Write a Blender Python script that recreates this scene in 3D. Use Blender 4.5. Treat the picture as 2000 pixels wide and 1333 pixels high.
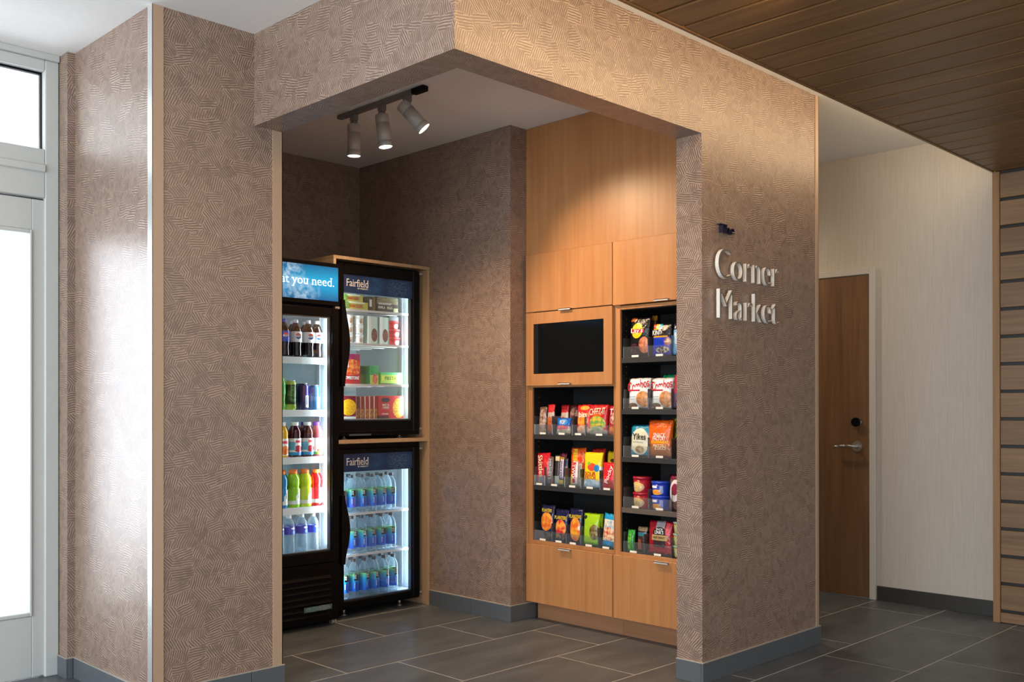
import bpy, bmesh, math, random
from mathutils import Vector, Matrix
random.seed(7)
SC = bpy.context.scene
for o in list(bpy.data.objects): bpy.data.objects.remove(o)
COL = SC.collection
def lin(h):
    h = h.lstrip('#'); r = []
    for i in (0, 2, 4):
        c = int(h[i:i+2], 16) / 255
        r.append(c/12.92 if c <= .04045 else ((c+.055)/1.055)**2.4)
    return (r[0], r[1], r[2], 1)

# ------------------------------------------------------------------ camera
cd = bpy.data.cameras.new('camera'); CAM = bpy.data.objects.new('camera', cd); COL.objects.link(CAM)
cd.sensor_width = 36; cd.lens = 1926.62/2000*36; cd.shift_x = 35.78/2000; cd.shift_y = 124.68/2000
F = Vector((.70029669, .7138485, .00220482)); R = Vector((.71385128, -.70029682, -.00084262)); U = Vector((-.00094253, -.002164, .9999972))
CAM.matrix_world = Matrix(((R.x, U.x, -F.x, -2.2472), (R.y, U.y, -F.y, -2.4789), (R.z, U.z, -F.z, 1.23), (0, 0, 0, 1)))
cd.clip_start = .05
SC.camera = CAM

# ------------------------------------------------------------------ light and exposure
SC.view_settings.view_transform = 'Standard'; SC.view_settings.look = 'None'
SC.view_settings.gamma = 1; SC.view_settings.use_curve_mapping = False
SC.view_settings.exposure = 0.37
SC.cycles.transparent_max_bounces = 32
SC.cycles.max_bounces = 8
SC.cycles.sample_clamp_indirect = 4
W = bpy.data.worlds.new('world'); SC.world = W; W.use_nodes = True
W.node_tree.nodes['Background'].inputs[0].default_value = (.93, .96, 1, 1)
W.node_tree.nodes['Background'].inputs[1].default_value = .85

def light(kind, name, loc, energy, color, aim=None, **kw):
    l = bpy.data.lights.new(name, kind); l.energy = energy; l.color = color
    for k, v in kw.items(): setattr(l, k, v)
    o = bpy.data.objects.new(name, l); COL.objects.link(o); o.location = loc
    if aim is not None:
        o.rotation_euler = (Vector(aim)-Vector(loc)).to_track_quat('-Z', 'Y').to_euler()
    return o
# assumed daylight, an unseen area light well to the left of the picture
light('AREA', 'assumed_lobby_daylight', (-5.6, -.9, 1.5), 205, (.82, .91, 1), aim=(0, -.2, 2.1), shape='RECTANGLE', size=4.2, size_y=2.4)
# daylight in front of the entrance vestibule
light('AREA', 'vestibule_daylight', (-1.5, 4.6, 1.5), 150, (.80, .89, 1), aim=(-1.0, 2.2, 1.2), shape='RECTANGLE', size=2.6, size_y=2.7)
# unseen warm spot added to brighten the side corridor
light('SPOT', 'corridor_added_spot', (3.15, 1.5, 2.83), 70, (1, .84, .64), aim=(3.25, .9, 0), spot_size=math.radians(140), spot_blend=1, shadow_soft_size=.07)
# assumed unseen warm LED cove strip that lies on the dropped timber ceiling and washes the wall
for _x, _e in ((.05, 34), (.62, 30)): light('SPOT', 'assumed_downlight', (_x, -.98, 2.565), _e, (1, .72, .42), aim=(_x+.35, 0, 1.75), spot_size=math.radians(118), spot_blend=1, shadow_soft_size=.06)  # assumed downlights, out of view, for the warm wash on the wall
light('AREA', 'assumed_cove_light', (1.55, -.485, 2.72), 11, (1, .72, .40), aim=(1.55, 0, 2.72), shape='RECTANGLE', size=4.2, size_y=.2)

# ------------------------------------------------------------------ mesh helpers
class MB:
    def __init__(s): s.v = []; s.f = []; s.m = []; s.sm = []
    def add(s, vs, fs, mi=0, smooth=False):
        n = len(s.v); s.v += [tuple(v) for v in vs]
        for f in fs: s.f.append([i+n for i in f]); s.m.append(mi); s.sm.append(smooth)
        return s
    def box(s, x0, x1, y0, y1, z0, z1, mi=0):
        x0, x1 = sorted((x0, x1)); y0, y1 = sorted((y0, y1)); z0, z1 = sorted((z0, z1))
        return s.add([(x0,y0,z0),(x1,y0,z0),(x1,y1,z0),(x0,y1,z0),(x0,y0,z1),(x1,y0,z1),(x1,y1,z1),(x0,y1,z1)],
              [(0,3,2,1),(4,5,6,7),(0,1,5,4),(1,2,6,5),(2,3,7,6),(3,0,4,7)], mi)
    def prism(s, poly, z0, z1, mi=0):
        n = len(poly)
        return s.add([(x,y,z0) for x,y in poly]+[(x,y,z1) for x,y in poly],
              [list(range(n))[::-1], list(range(n,2*n))]+[(i,(i+1)%n,(i+1)%n+n,i+n) for i in range(n)], mi)
    def tube(s, a, b, r, r2=None, n=12, mi=0, caps=True, smooth=True):
        a = Vector(a); b = Vector(b); r2 = r if r2 is None else r2
        q = (b-a).to_track_quat('Z', 'Y'); vs = []
        for c, rr in ((a, r), (b, r2)):
            for i in range(n):
                t = 2*math.pi*i/n; vs.append(c+q@Vector((rr*math.cos(t), rr*math.sin(t), 0)))
        k = len(s.v)
        s.add(vs, [(i,(i+1)%n,(i+1)%n+n,i+n) for i in range(n)], mi, smooth)
        if caps: 
            for ring in (list(range(n))[::-1], list(range(n,2*n))): s.f.append([i+k for i in ring]); s.m.append(mi); s.sm.append(False)
        return s
    def lathe(s, prof, c=(0,0,0), n=20, mi=0, q=None, caps=True):
        vs = []
        for r, z in prof:
            for i in range(n):
                t = 2*math.pi*i/n; p = Vector((r*math.cos(t), r*math.sin(t), z))
                if q is not None: p = q@p
                vs.append(p+Vector(c))
        fs = [(j*n+i, j*n+(i+1)%n, (j+1)*n+(i+1)%n, (j+1)*n+i) for j in range(len(prof)-1) for i in range(n)]
        k = len(s.v); s.add(vs, fs, mi, True)
        if caps:
            L = (len(prof)-1)*n
            for ring in (list(range(n))[::-1], [L+i for i in range(n)]): s.f.append([i+k for i in ring]); s.m.append(mi); s.sm.append(False)
        return s
    def mesh(s, name, mats, off=(0,0,0), bevel=0, seg=1):
        me = bpy.data.meshes.new(name)
        me.from_pydata([(x-off[0], y-off[1], z-off[2]) for x,y,z in s.v], [], s.f)
        for m in (mats if isinstance(mats, (list, tuple)) else [mats]): me.materials.append(m)
        for p, mi, sm in zip(me.polygons, s.m, s.sm): p.material_index = mi; p.use_smooth = sm
        if bevel:
            bm = bmesh.new(); bm.from_mesh(me)
            es = [e for e in bm.edges if len(e.link_faces) == 2 and e.calc_face_angle(0) > .6]
            bmesh.ops.bevel(bm, geom=es, offset=bevel, segments=seg, affect='EDGES', clamp_overlap=True)
            bm.to_mesh(me); bm.free()
        me.update(); return me
OFF = {}
def obj(name, data, parent=None, loc=(0,0,0), rz=0):
    o = bpy.data.objects.new(name, data); COL.objects.link(o); o.location = loc; o.rotation_euler = (0, 0, rz)
    if parent is not None: o.parent = parent
    return o
def tag(o, label, cat, group=None):
    o['label'] = label; o['category'] = cat
    if group: o['group'] = group
    return o
def thing(name, label, cat, loc, group=None, rz=0):
    o = obj(name, None, None, loc, rz); o.empty_display_size = .05; OFF[o.name] = loc
    return tag(o, label, cat, group)
def part(name, mb, mats, parent, root=None, bevel=0, seg=1):
    """a mesh given in world coordinates, made a child of parent (root = the thing's Empty)"""
    root = root or parent
    return obj(name, mb.mesh(name, mats, OFF.get(root.name, (0,0,0)), bevel, seg), parent)
def struct(name, mb, mats, bevel=0):
    o = obj(name, mb.mesh(name, mats, (0,0,0), bevel)); o['kind'] = 'structure'; return o
def dup(o, parent=None):
    c = o.copy(); COL.objects.link(c); c.parent = parent
    for ch in list(o.children): dup(ch, c)
    return c
ORD = ['first','second','third','fourth','fifth','sixth','seventh','eighth','ninth']

# ------------------------------------------------------------------ materials
class NT:
    def __init__(s, name):
        s.mat = bpy.data.materials.new(name); s.mat.use_nodes = True
        s.t = s.mat.node_tree; s.b = s.t.nodes['Principled BSDF']; s.out = s.t.nodes['Material Output']
    def n(s, typ, **kw):
        x = s.t.nodes.new('ShaderNode'+typ)
        for k, v in kw.items(): setattr(x, k, v)
        return x
    def l(s, a, b): s.t.links.new(a, b)
    def m(s, op, a, b=None, c=None):
        x = s.n('Math', operation=op)
        for i, q in enumerate((a, b, c)):
            if q is None: continue
            if isinstance(q, (int, float)): x.inputs[i].default_value = q
            else: s.l(q, x.inputs[i])
        return x.outputs[0]
    def mix(s, f, a, b, blend='MIX'):
        x = s.n('Mix', data_type='RGBA', blend_type=blend)
        for i, q in ((0, f), (6, a), (7, b)):
            if isinstance(q, (int, float)): x.inputs[i].default_value = q
            elif isinstance(q, tuple): x.inputs[i].default_value = q
            else: s.l(q, x.inputs[i])
        return x.outputs[2]
    def noise(s, vec, scale, detail=3, rough=.5):
        x = s.n('TexNoise'); x.inputs['Scale'].default_value = scale; x.inputs['Detail'].default_value = detail; x.inputs['Roughness'].default_value = rough
        if vec is not None: s.l(vec, x.inputs['Vector'])
        return x.outputs['Fac']
    def mapping(s, vec, scale=(1,1,1), loc=(0,0,0)):
        x = s.n('Mapping'); x.inputs['Scale'].default_value = scale; x.inputs['Location'].default_value = loc; s.l(vec, x.inputs['Vector']); return x.outputs[0]
    def ramp(s, f, stops):
        x = s.n('ValToRGB'); e = x.color_ramp.elements
        while len(e) < len(stops): e.new(.5)
        for q, (p, c) in zip(e, stops): q.position = p; q.color = c
        s.l(f, x.inputs[0]); return x.outputs[0]
    def bump(s, h, strength=.2, dist=.01):
        x = s.n('Bump'); x.inputs['Strength'].default_value = strength; x.inputs['Distance'].default_value = dist
        s.l(h, x.inputs['Height']); s.l(x.outputs[0], s.b.inputs['Normal'])
    def co(s, k='Object'): return s.n('TexCoord').outputs[k]
    def set(s, **kw):
        for k, v in kw.items(): s.b.inputs[k.replace('_', ' ')].default_value = v
        return s
_pm = {}
def plain(name, hexc, rough=.5, metal=0, spec=.5, emit=0):
    if name in _pm: return _pm[name]
    t = NT(name); c = lin(hexc)
    t.set(Base_Color=c, Roughness=rough, Metallic=metal); t.b.inputs['Specular IOR Level'].default_value = spec
    if emit: t.b.inputs['Emission Color'].default_value = c; t.b.inputs['Emission Strength'].default_value = emit
    n = t.noise(t.co(), 40, 2); t.l(t.mix(.06, c, t.ramp(n, [(.3, (c[0]*.6, c[1]*.6, c[2]*.6, 1)), (.7, c)])), t.b.inputs['Base Color'])
    _pm[name] = t.mat; return t.mat

def wallpaper():
    KU, KV = 13.5, 21.0
    t = NT('woven_print_wallpaper')
    sx = t.n('SeparateXYZ'); t.l(t.co(), sx.inputs[0])
    g = t.n('NewGeometry'); sn = t.n('SeparateXYZ'); t.l(g.outputs['Normal'], sn.inputs[0])
    ax = t.m('GREATER_THAN', t.m('ABSOLUTE', sn.outputs[0]), .5); az = t.m('GREATER_THAN', t.m('ABSOLUTE', sn.outputs[2]), .5)
    u = t.m('ADD', t.m('MULTIPLY', sx.outputs[0], t.m('SUBTRACT', 1, ax)), t.m('MULTIPLY', sx.outputs[1], ax))
    v = t.m('ADD', t.m('MULTIPLY', sx.outputs[2], t.m('SUBTRACT', 1, az)), t.m('MULTIPLY', sx.outputs[1], az))
    cb = t.n('CombineXYZ'); t.l(t.m('MULTIPLY', u, KU), cb.inputs[0]); t.l(t.m('MULTIPLY', v, KV), cb.inputs[1])
    P = cb.outputs[0]
    vo = t.n('TexVoronoi', voronoi_dimensions='2D', feature='F1'); vo.inputs['Scale'].default_value = 1; vo.inputs['Randomness'].default_value = .9; t.l(P, vo.inputs['Vector'])
    ve = t.n('TexVoronoi', voronoi_dimensions='2D', feature='DISTANCE_TO_EDGE'); ve.inputs['Scale'].default_value = 1; ve.inputs['Randomness'].default_value = .9; t.l(P, ve.inputs['Vector'])
    sc = t.n('SeparateColor'); t.l(vo.outputs['Color'], sc.inputs[0])
    ang = t.m('ADD', t.m('MULTIPLY', t.m('ROUND', t.m('MULTIPLY', sc.outputs[0], 5)), math.pi/3), math.pi/2)
    ang = t.m('ADD', ang, t.m('MULTIPLY', sc.outputs[2], .3))
    sp = t.n('SeparateXYZ'); t.l(vo.outputs['Position'], sp.inputs[0])
    ul = t.m('SUBTRACT', u, t.m('DIVIDE', sp.outputs[0], KU)); vl = t.m('SUBTRACT', v, t.m('DIVIDE', sp.outputs[1], KV))
    dot = t.m('ADD', t.m('MULTIPLY', ul, t.m('COSINE', ang)), t.m('MULTIPLY', vl, t.m('SINE', ang)))
    wob = t.m('MULTIPLY', t.noise(t.co(), 30, 2), .9)
    ph = t.m('ADD', t.m('ADD', t.m('MULTIPLY', dot, 100), wob), t.m('MULTIPLY', sc.outputs[1], 9))
    st = t.m('ABSOLUTE', t.m('SUBTRACT', t.m('FRACT', ph), .5))
    mr = t.n('MapRange', interpolation_type='SMOOTHSTEP'); t.l(st, mr.inputs[0]); mr.inputs[1].default_value = .26; mr.inputs[2].default_value = .38
    ed = t.n('MapRange', interpolation_type='SMOOTHSTEP'); t.l(ve.outputs['Distance'], ed.inputs[0]); ed.inputs[1].default_value = .0; ed.inputs[2].default_value = .05; ed.inputs[3].default_value = .35; ed.inputs[4].default_value = 0
    brk = t.m('MULTIPLY', t.m('ADD', t.m('MULTIPLY', t.m('FRACT', t.m('MULTIPLY', sc.outputs[2], 7.3)), .4), .65), t.m('MINIMUM', t.m('MAXIMUM', t.m('MULTIPLY', t.m('SUBTRACT', t.noise(t.co(), 30, 2), .28), 4.5), .35), 1))
    line = t.m('MAXIMUM', t.m('MULTIPLY', mr.outputs[0], brk), ed.outputs[0])
    big = t.noise(t.co(), 5, 3)
    base = t.mix(big, lin('765f52'), lin('856d5f')); base = t.mix(t.m('MULTIPLY', sc.outputs[1], .4), base, lin('634f44'))
    col = t.mix(t.m('MULTIPLY', line, .85), base, lin('bfa590'))
    t.l(col, t.b.inputs['Base Color']); t.set(Roughness=.36); t.b.inputs['Specular IOR Level'].default_value = .8
    t.bump(t.m('ADD', line, t.m('MULTIPLY', t.noise(t.co(), 220, 2), .4)), .3, .0015)
    return t.mat
def wood(name, c0, c1, c2, axis=2, rough=.4, fine=1.0, blotch=0.0):
    t = NT(name); o = t.co(); ri = t.n('ObjectInfo').outputs['Random']
    s = [55*fine]*3; s[axis] = 2.2*fine; vec = t.mapping(o, tuple(s))
    va = t.n('VectorMath', operation='ADD'); t.l(vec, va.inputs[0])
    cx = t.n('CombineXYZ'); t.l(t.m('MULTIPLY', ri, 37), cx.inputs[0]); t.l(t.m('MULTIPLY', ri, 91), cx.inputs[1]); t.l(t.m('MULTIPLY', ri, 53), cx.inputs[2]); t.l(cx.outputs[0], va.inputs[1])
    n1 = t.noise(va.outputs[0], 1, 6, .65)
    s2 = [9*fine]*3; s2[axis] = .8; v2 = t.n('VectorMath', operation='ADD'); t.l(t.mapping(o, tuple(s2)), v2.inputs[0]); t.l(cx.outputs[0], v2.inputs[1])
    n2 = t.noise(v2.outputs[0], 1, 4, .6)
    f = t.m('ADD', t.m('MULTIPLY', n1, .6), t.m('MULTIPLY', n2, .4))
    col = t.ramp(f, [(.3, lin(c0)), (.5, lin(c1)), (.7, lin(c2))])
    if blotch:
        col = t.mix(t.m('MULTIPLY', t.noise(o, 7, 4), blotch), col, lin(c0))
    dv = t.m('ADD', t.m('MULTIPLY', ri, .22), .89)
    x = t.n('VectorMath', operation='SCALE'); t.l(col, x.inputs[0]); t.l(dv, x.inputs[3])
    t.l(x.outputs[0], t.b.inputs['Base Color']); t.set(Roughness=rough)
    t.bump(n1, .06, .004); return t.mat
def tile_mat():
    t = NT('charcoal_porcelain'); o = t.co(); ri = t.n('ObjectInfo').outputs['Random']
    va = t.n('VectorMath', operation='ADD'); t.l(t.mapping(o, (1.2, 3.2, 1)), va.inputs[0])
    cx = t.n('CombineXYZ'); t.l(t.m('MULTIPLY', ri, 40), cx.inputs[0]); t.l(t.m('MULTIPLY', ri, 70), cx.inputs[1]); t.l(cx.outputs[0], va.inputs[1])
    n1 = t.noise(va.outputs[0], 2.2, 7, .62); n2 = t.noise(va.outputs[0], 11, 4, .6)
    f = t.m('ADD', t.m('MULTIPLY', n1, .75), t.m('MULTIPLY', n2, .25))
    col = t.ramp(f, [(.3, lin('43474b')), (.5, lin('565a5e')), (.7, lin('696c6f'))])
    t.l(col, t.b.inputs['Base Color']); t.l(t.m('ADD', t.m('MULTIPLY', n2, .2), .3), t.b.inputs['Roughness'])
    t.bump(n2, .05, .003); return t.mat
def glass_mat(name, tint=(1,1,1,1), amount=1.0, rough=.02, haze=0):
    t = NT(name); t.t.nodes.remove(t.b)
    tr = t.n('BsdfTransparent'); tr.inputs[0].default_value = tint
    gl = t.n('BsdfGlossy'); gl.inputs[0].default_value = (1,1,1,1); gl.inputs['Roughness'].default_value = rough
    fr = t.n('Fresnel'); fr.inputs[0].default_value = 1.45
    mx = t.n('MixShader'); t.l(t.m('MULTIPLY', fr.outputs[0], amount), mx.inputs[0]); t.l(tr.outputs[0], mx.inputs[1]); t.l(gl.outputs[0], mx.inputs[2])
    if haze:
        df = t.n('BsdfDiffuse'); df.inputs[0].default_value = (.9, .93, .95, 1); m2 = t.n('MixShader'); m2.inputs[0].default_value = haze
        t.l(mx.outputs[0], m2.inputs[1]); t.l(df.outputs[0], m2.inputs[2]); mx = m2
    t.l(mx.outputs[0], t.out.inputs[0]); return t.mat
def clear_plastic(name, tint, body, amt):
    """clear bottle wall with water behind it: mostly transparent, a little milky body, a glossy skin"""
    t = NT(name); t.set(Base_Color=body, Roughness=.12)
    tr = t.n('BsdfTransparent'); tr.inputs[0].default_value = tint
    mx = t.n('MixShader'); lw = t.n('LayerWeight'); lw.inputs[0].default_value = .35
    t.l(t.m('ADD', t.m('MULTIPLY', lw.outputs['Facing'], .55), amt), mx.inputs[0]); t.l(tr.outputs[0], mx.inputs[1]); t.l(t.b.outputs[0], mx.inputs[2])
    t.l(mx.outputs[0], t.out.inputs[0]); return t.mat
def zmat(name, base, zones=(), rough=.32, emit=0, crinkle=0):
    """flat print laid out on the front (u across, v up, both 0..1)"""
    t = NT(name); sx = t.n('SeparateXYZ'); t.l(t.co('Generated'), sx.inputs[0]); u, v = sx.outputs[0], sx.outputs[2]
    col = lin(base) if isinstance(base, str) else t.ramp(v, [(p, lin(c)) for p, c in base])
    for z in zones:
        if z[0] == 'r':
            _, u0, u1, v0, v1, c = z
            k = t.m('MULTIPLY', t.m('LESS_THAN', t.m('ABSOLUTE', t.m('SUBTRACT', u, (u0+u1)/2)), (u1-u0)/2), t.m('LESS_THAN', t.m('ABSOLUTE', t.m('SUBTRACT', v, (v0+v1)/2)), (v1-v0)/2))
            cc = lin(c)
        elif z[0] == 'c':
            _, cu, cv, ru, rv, c, ns = z
            a = t.m('POWER', t.m('DIVIDE', t.m('SUBTRACT', u, cu), ru), 2); b = t.m('POWER', t.m('DIVIDE', t.m('SUBTRACT', v, cv), rv), 2)
            e_ = t.m('MAXIMUM', t.m('SUBTRACT', 1, t.m('ADD', a, b)), 0); n = t.noise(t.mapping(t.co('Generated'), (3.4, 0, 1)), ns, 4, .6)
            mr_ = t.n('MapRange'); t.l(n, mr_.inputs[0]); mr_.inputs[1].default_value = .38; mr_.inputs[2].default_value = .66
            k = t.m('MULTIPLY', t.m('POWER', e_, .7), mr_.outputs[0]); cc = lin(c)
        else:
            _, cu, cv, ru, rv, c = z[:6]
            a = t.m('POWER', t.m('DIVIDE', t.m('SUBTRACT', u, cu), ru), 2); b = t.m('POWER', t.m('DIVIDE', t.m('SUBTRACT', v, cv), rv), 2)
            k = t.m('LESS_THAN', t.m('ADD', a, b), 1); cc = lin(c)
            if z[0] == 'n':
                n = t.noise(t.mapping(t.co('Generated'), (1, 0, 1.3)), z[7] if len(z) > 7 else 9, 2)
                cc = t.ramp(n, [(.4, lin(c)), (.58, lin(z[6]))])
        col = t.mix(k, col, cc)
    if isinstance(col, tuple): t.b.inputs['Base Color'].default_value = col
    else: t.l(col, t.b.inputs['Base Color'])
    t.set(Roughness=rough)
    if emit:
        t.b.inputs['Emission Strength'].default_value = emit
        if isinstance(col, tuple): t.b.inputs['Emission Color'].default_value = col
        else: t.l(col, t.b.inputs['Emission Color'])
    if crinkle: t.bump(t.noise(t.co(), 45, 3), crinkle, .01)
    return t.mat

PAPER = wallpaper()
MAPLE = wood('maple_veneer', 'a26c40', 'b37d4d', 'c08d5f', 2, .38, .7, .35)
MAPLE_KICK = wood('maple_kick', '8c6242', '9a6d4b', 'a57754', 1, .5, .7)
WALNUT_DOOR = wood('walnut_door_veneer', '664832', '7e5b3d', '926c4b', 2, .42)
WALNUT_SLAT = wood('walnut_slats', '694b2e', '80603f', '93714d', 1, .45)
WALNUT_EDGE = wood('walnut_edge', '7a5634', '8d6840', '9a744a', 2, .45)
PLANK = wood('dark_ceiling_timber', '624628', '7a5733', '916b42', 1, .42)
TILE = tile_mat()
GROUT = plain('pale_grout', 'b9b4aa', .85)
CEIL = plain('ceiling_paint', 'f3f2ef', .9, spec=.2)
TANTRIM = plain('tan_edge_trim', 'b79a80', .4)
ALUTRIM = plain('satin_aluminium_trim', 'd8d8d4', .32, .6)
BASE = plain('slate_baseboard', '5a5f63', .4)
BASEDARK = plain('dark_baseboard', '36332f', .45)
BASECAP = plain('baseboard_edge', 'b3ab9e', .5)
WHITEFRAME = plain('painted_frame', 'c4c6c2', .4)
BLACK = plain('black_enamel', '050608', .30, spec=.18)
BLACKP = plain('black_plastic', '060607', .42, spec=.18)
BLACKIN = plain('black_laminate', '141414', .5)
SHELFG = plain('dark_shelf', '2f3031', .45)
SHELFB = plain('grey_brown_shelf', '5d5148', .5)
LINER = plain('white_liner', 'b4c4ca', .4)
WHITE = plain('white_plastic', 'eef0f0', .35)
CHROME = plain('chrome', 'd0d0d0', .15, 1)
STEEL = plain('brushed_steel', 'c9c7c2', .3, .85); PULL = plain('satin_pull', 'd3d0ca', .35, .25)
LETTERM = plain('letter_face_metal', '8f867c', .35, .5); LETTERLIT = plain('letter_side_lit', 'f2f1ec', .35, .1)  # sides painted paler than the faces, for window light falling on them
NAVY = plain('navy_acrylic', '14142e', .3)
GLASS = glass_mat('clear_glass'); ACRYL = glass_mat('clear_acrylic', (.97, .98, .98, 1), 1.4, .06, .03)
LAMPGREY = plain('lamp_grey', 'b9b1a8', .45, .1)
RAILGREY = plain('rail_grey', '7d7975', .45)
LENS = plain('lamp_lens', 'fff1d8', .3, emit=9)
# linen wall covering
_t = NT('linen_wallcovering'); _n = _t.noise(_t.mapping(_t.co(), (160, 160, 5)), 1, 4, .6)
_t.l(_t.ramp(_n, [(.3, lin('c2b8aa')), (.7, lin('cec5b8'))]), _t.b.inputs['Base Color']); _t.set(Roughness=.7); _t.bump(_n, .1, .002); LINEN = _t.mat
VEST = plain('vestibule_paint', 'e2e3e2', .8)

# ------------------------------------------------------------------ setting: floor
ZC, ZB = 2.845, 2.447; T = .135; Wy = 1.289; D = -.4605; L1, L2 = 1.4806, 2.545; BH = .094
XB, YB, YJ = 1.771, 2.91, 1.481; XD = 3.892; XF = 1.902; ZW = 2.573
fl = struct('floor', MB().box(-6, 4.3, -4.2, 5.2, -.06, -.0008), GROUT)
rows = [3.12, 2.65, 2.185, 1.71, 1.247, .78, .30, -.135, -.575, -1.03, -1.485, -1.94, -2.395, -2.85, -3.305, -3.76]
offs = [.2, .57, .095, .46, .757, .43, .745, .425, .745, .27, .745, .27, .745, .27, .745]
_tm = {}
for i in range(len(rows)-1):
    y1, y0 = rows[i], rows[i+1]; h = round(y1-y0, 4)
    if h not in _tm: _tm[h] = MB().box(.0033, .9517, .0033, h-.0033, -.004, 0).mesh('tile', TILE, bevel=.0006)
    x = offs[i]-.955*(5 if i < 9 else 4)
    while x < 4.2:
        obj('tile', _tm[h], fl, (x, y0, 0))
        x += .955

# ------------------------------------------------------------------ setting: walls and ceilings
struct('wall_left', MB().prism([(D,Wy),(T,Wy),(T,2.91),(-.30,2.91),(-.30,2.235),(-.495,2.235),(-.495,2.068),(D,2.068)], 0, ZC), PAPER)
struct('wall_front', MB().prism([(0,0),(L2,0),(L2,T),(T,T),(T,Wy),(0,Wy)], ZB, ZC).box(L1, L2, 0, T, 0, ZB), PAPER)
struct('wall_niche', MB().prism([(XB,YJ),(2.4,YJ),(2.4,T),(L2,T),(L2,3.0),(XB,3.0)], 0, ZC), PAPER)
struct('wall_back', MB().box(-.30, XB, YB, 3.0, 0, ZC), PAPER)
struct('wall_right', MB().box(XD, 4.0, -.46, 3.2, 0, ZC), LINEN)
struct('wall_far', MB().box(L2, XD, 3.1, 3.2, 0, ZC), LINEN)
struct('ceiling', MB().box(-6, 4.3, -4.2, 5.2, ZC, ZC+.06), CEIL)
# dropped timber ceiling: planks run along y, seam every 0.16 m
cw = obj('ceiling_timber', MB().box(-2.3, 4.0, -4.0, -.455, ZW+.022, ZW+.034).mesh('ceiling_timber', plain('groove_black', '050403', .8, spec=.1))); cw['kind'] = 'structure'
pm = MB().box(.008, .152, -4.0, -.462, 0, .0215).mesh('plank', PLANK, bevel=.002)
k = -18
while .511+.16*k < 3.73:
    obj('plank', pm, cw, (.511+.16*k, 0, ZW)); k += 1
part('edge_strip', MB().box(-2.3, 3.74, -.462, -.45, ZW-.004, ZW+.035), PLANK, cw)
# slatted wall
XS = 3.7386
ws = struct('wall_slatted', MB().box(XS+.022, 4.0, -4.0, -.463, 0, ZW), BLACKIN)
sm = MB().box(0, .02, -4.0, -.492, .009, .147).mesh('slat', WALNUT_SLAT, bevel=.002)
for k in range(-1, 16):
    z = .068+.156*k
    if k == -1: part('slat', MB().box(XS, XS+.02, -4.0, -.492, .004, .059), WALNUT_SLAT, ws)
    elif z+.147 < ZW: obj('slat', sm, ws, (XS, 0, z))
    else: part('slat', MB().box(XS, XS+.02, -4.0, -.492, z+.009, ZW-.004), WALNUT_SLAT, ws)
tr = struct('trim_1', MB().box(XS-.004, 4.0, -.49, -.452, 0, ZW-.004), WALNUT_EDGE, .002)
# tan corner and end trims
struct('trim_2', MB().box(D-.003, D+.045, Wy-.004, Wy-.0005, BH, ZC-.001), TANTRIM)
struct('trim_3', MB().box(D-.004, D-.0005, Wy-.004, Wy+.035, BH, ZC-.001), ALUTRIM)
struct('trim_4', MB().box(T-.045, T+.004, Wy-.004, Wy-.0005, BH, ZB-.001).box(T+.0005, T+.004, Wy-.004, Wy+.03, BH, ZB-.001), TANTRIM)
struct('trim_5', MB().box(L2-.028, L2+.003, -.004, -.0005, BH, ZC-.001).box(L2+.0005, L2+.003, -.004, T, BH, ZC-.001), TANTRIM)

def baseboard(name, runs, mat=BASE, cap=True):
    o = obj(name, None); o['kind'] = 'structure'
    for (x0, x1, y0, y1) in runs:
        b = part('tile', MB().box(x0, x1, y0, y1, 0, BH-.003), mat, o, bevel=.0012)
        if cap: part('edge_strip', MB().box(x0, x1, y0, y1, BH-.003, BH), BASECAP, b, o)
    return o
e = .011
baseboard('baseboard_left', [(D-e, D-.0005, 1.50, 2.067), (D-e, D-.0005, Wy-e, 1.497), (D+.0005, -.02, Wy-e, Wy-.0005), (-.017, T+e, Wy-e, Wy-.0005), (T+.0005, T+e, Wy+.0005, 2.1), (-.494, D-e-.002, 2.068-e, 2.0675), (-.495-e, -.4955, 2.068-e, 2.157)])
baseboard('baseboard_front', [(L1-e, L1-.0005, .0005, T-.0005), (L1-e, 2.37, -e, -.0005), (2.373, L2+e, -e, -.0005), (L2+.0005, L2+e, .0005, T)])
baseboard('baseboard_niche', [(XB-e, XB-.0005, 1.81, 2.18), (XB-e, XB-.0005, YJ-.0005, 1.807), (XB-e, 1.972, YJ-e, YJ-.001)])
baseboard('baseboard_right', [(XD-e, XD-.0005, -.455, .292), (XD-e, XD-.0005, 1.312, 3.09)], BASEDARK, False)

# ------------------------------------------------------------------ entrance door and vestibule (left)
YD = 2.16
ef = obj('door_1', None); ef['kind'] = 'structure'; OFF[ef.name] = (0,0,0)
fr = MB()
fr.box(-.559, -.497, YD-.0, YD+.09, 0, 2.815).box(-1.53, -1.468, YD, YD+.09, 0, 2.815).box(-1.468, -.559, YD, YD+.09, 2.766, 2.815)
fr.box(-1.468, -.559, YD, YD+.09, 2.184, 2.407)
part('frame', fr, WHITEFRAME, ef, bevel=.004)
part('transom_moulding', MB().box(-1.468, -.559, YD-.012, YD-.001, 2.30, 2.335), WHITEFRAME, ef, bevel=.004)
part('head_strip', MB().box(-1.53, -.497, YD-.012, YD+.09, 2.815, ZC), WHITEFRAME, ef, bevel=.003)
gk = MB().box(-.566, -.559, YD+.04, YD+.06, 2.407, 2.766).box(-1.468, -.566, YD+.04, YD+.06, 2.756, 2.766).box(-1.468, -.566, YD+.04, YD+.06, 2.407, 2.413)
part('gasket', gk, BLACKP, ef)
part('pane', MB().box(-1.468, -.566, YD+.048, YD+.054, 2.413, 2.756), GLASS, ef)
leaf = MB().box(-.600, -.563, YD+.012, YD+.057, .006, 2.176)
leaf = MB().box(-.612, -.545, YD+.012, YD+.057, .008, 2.176).box(-1.468, -1.38, YD+.012, YD+.057, .008, 2.176)
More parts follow.
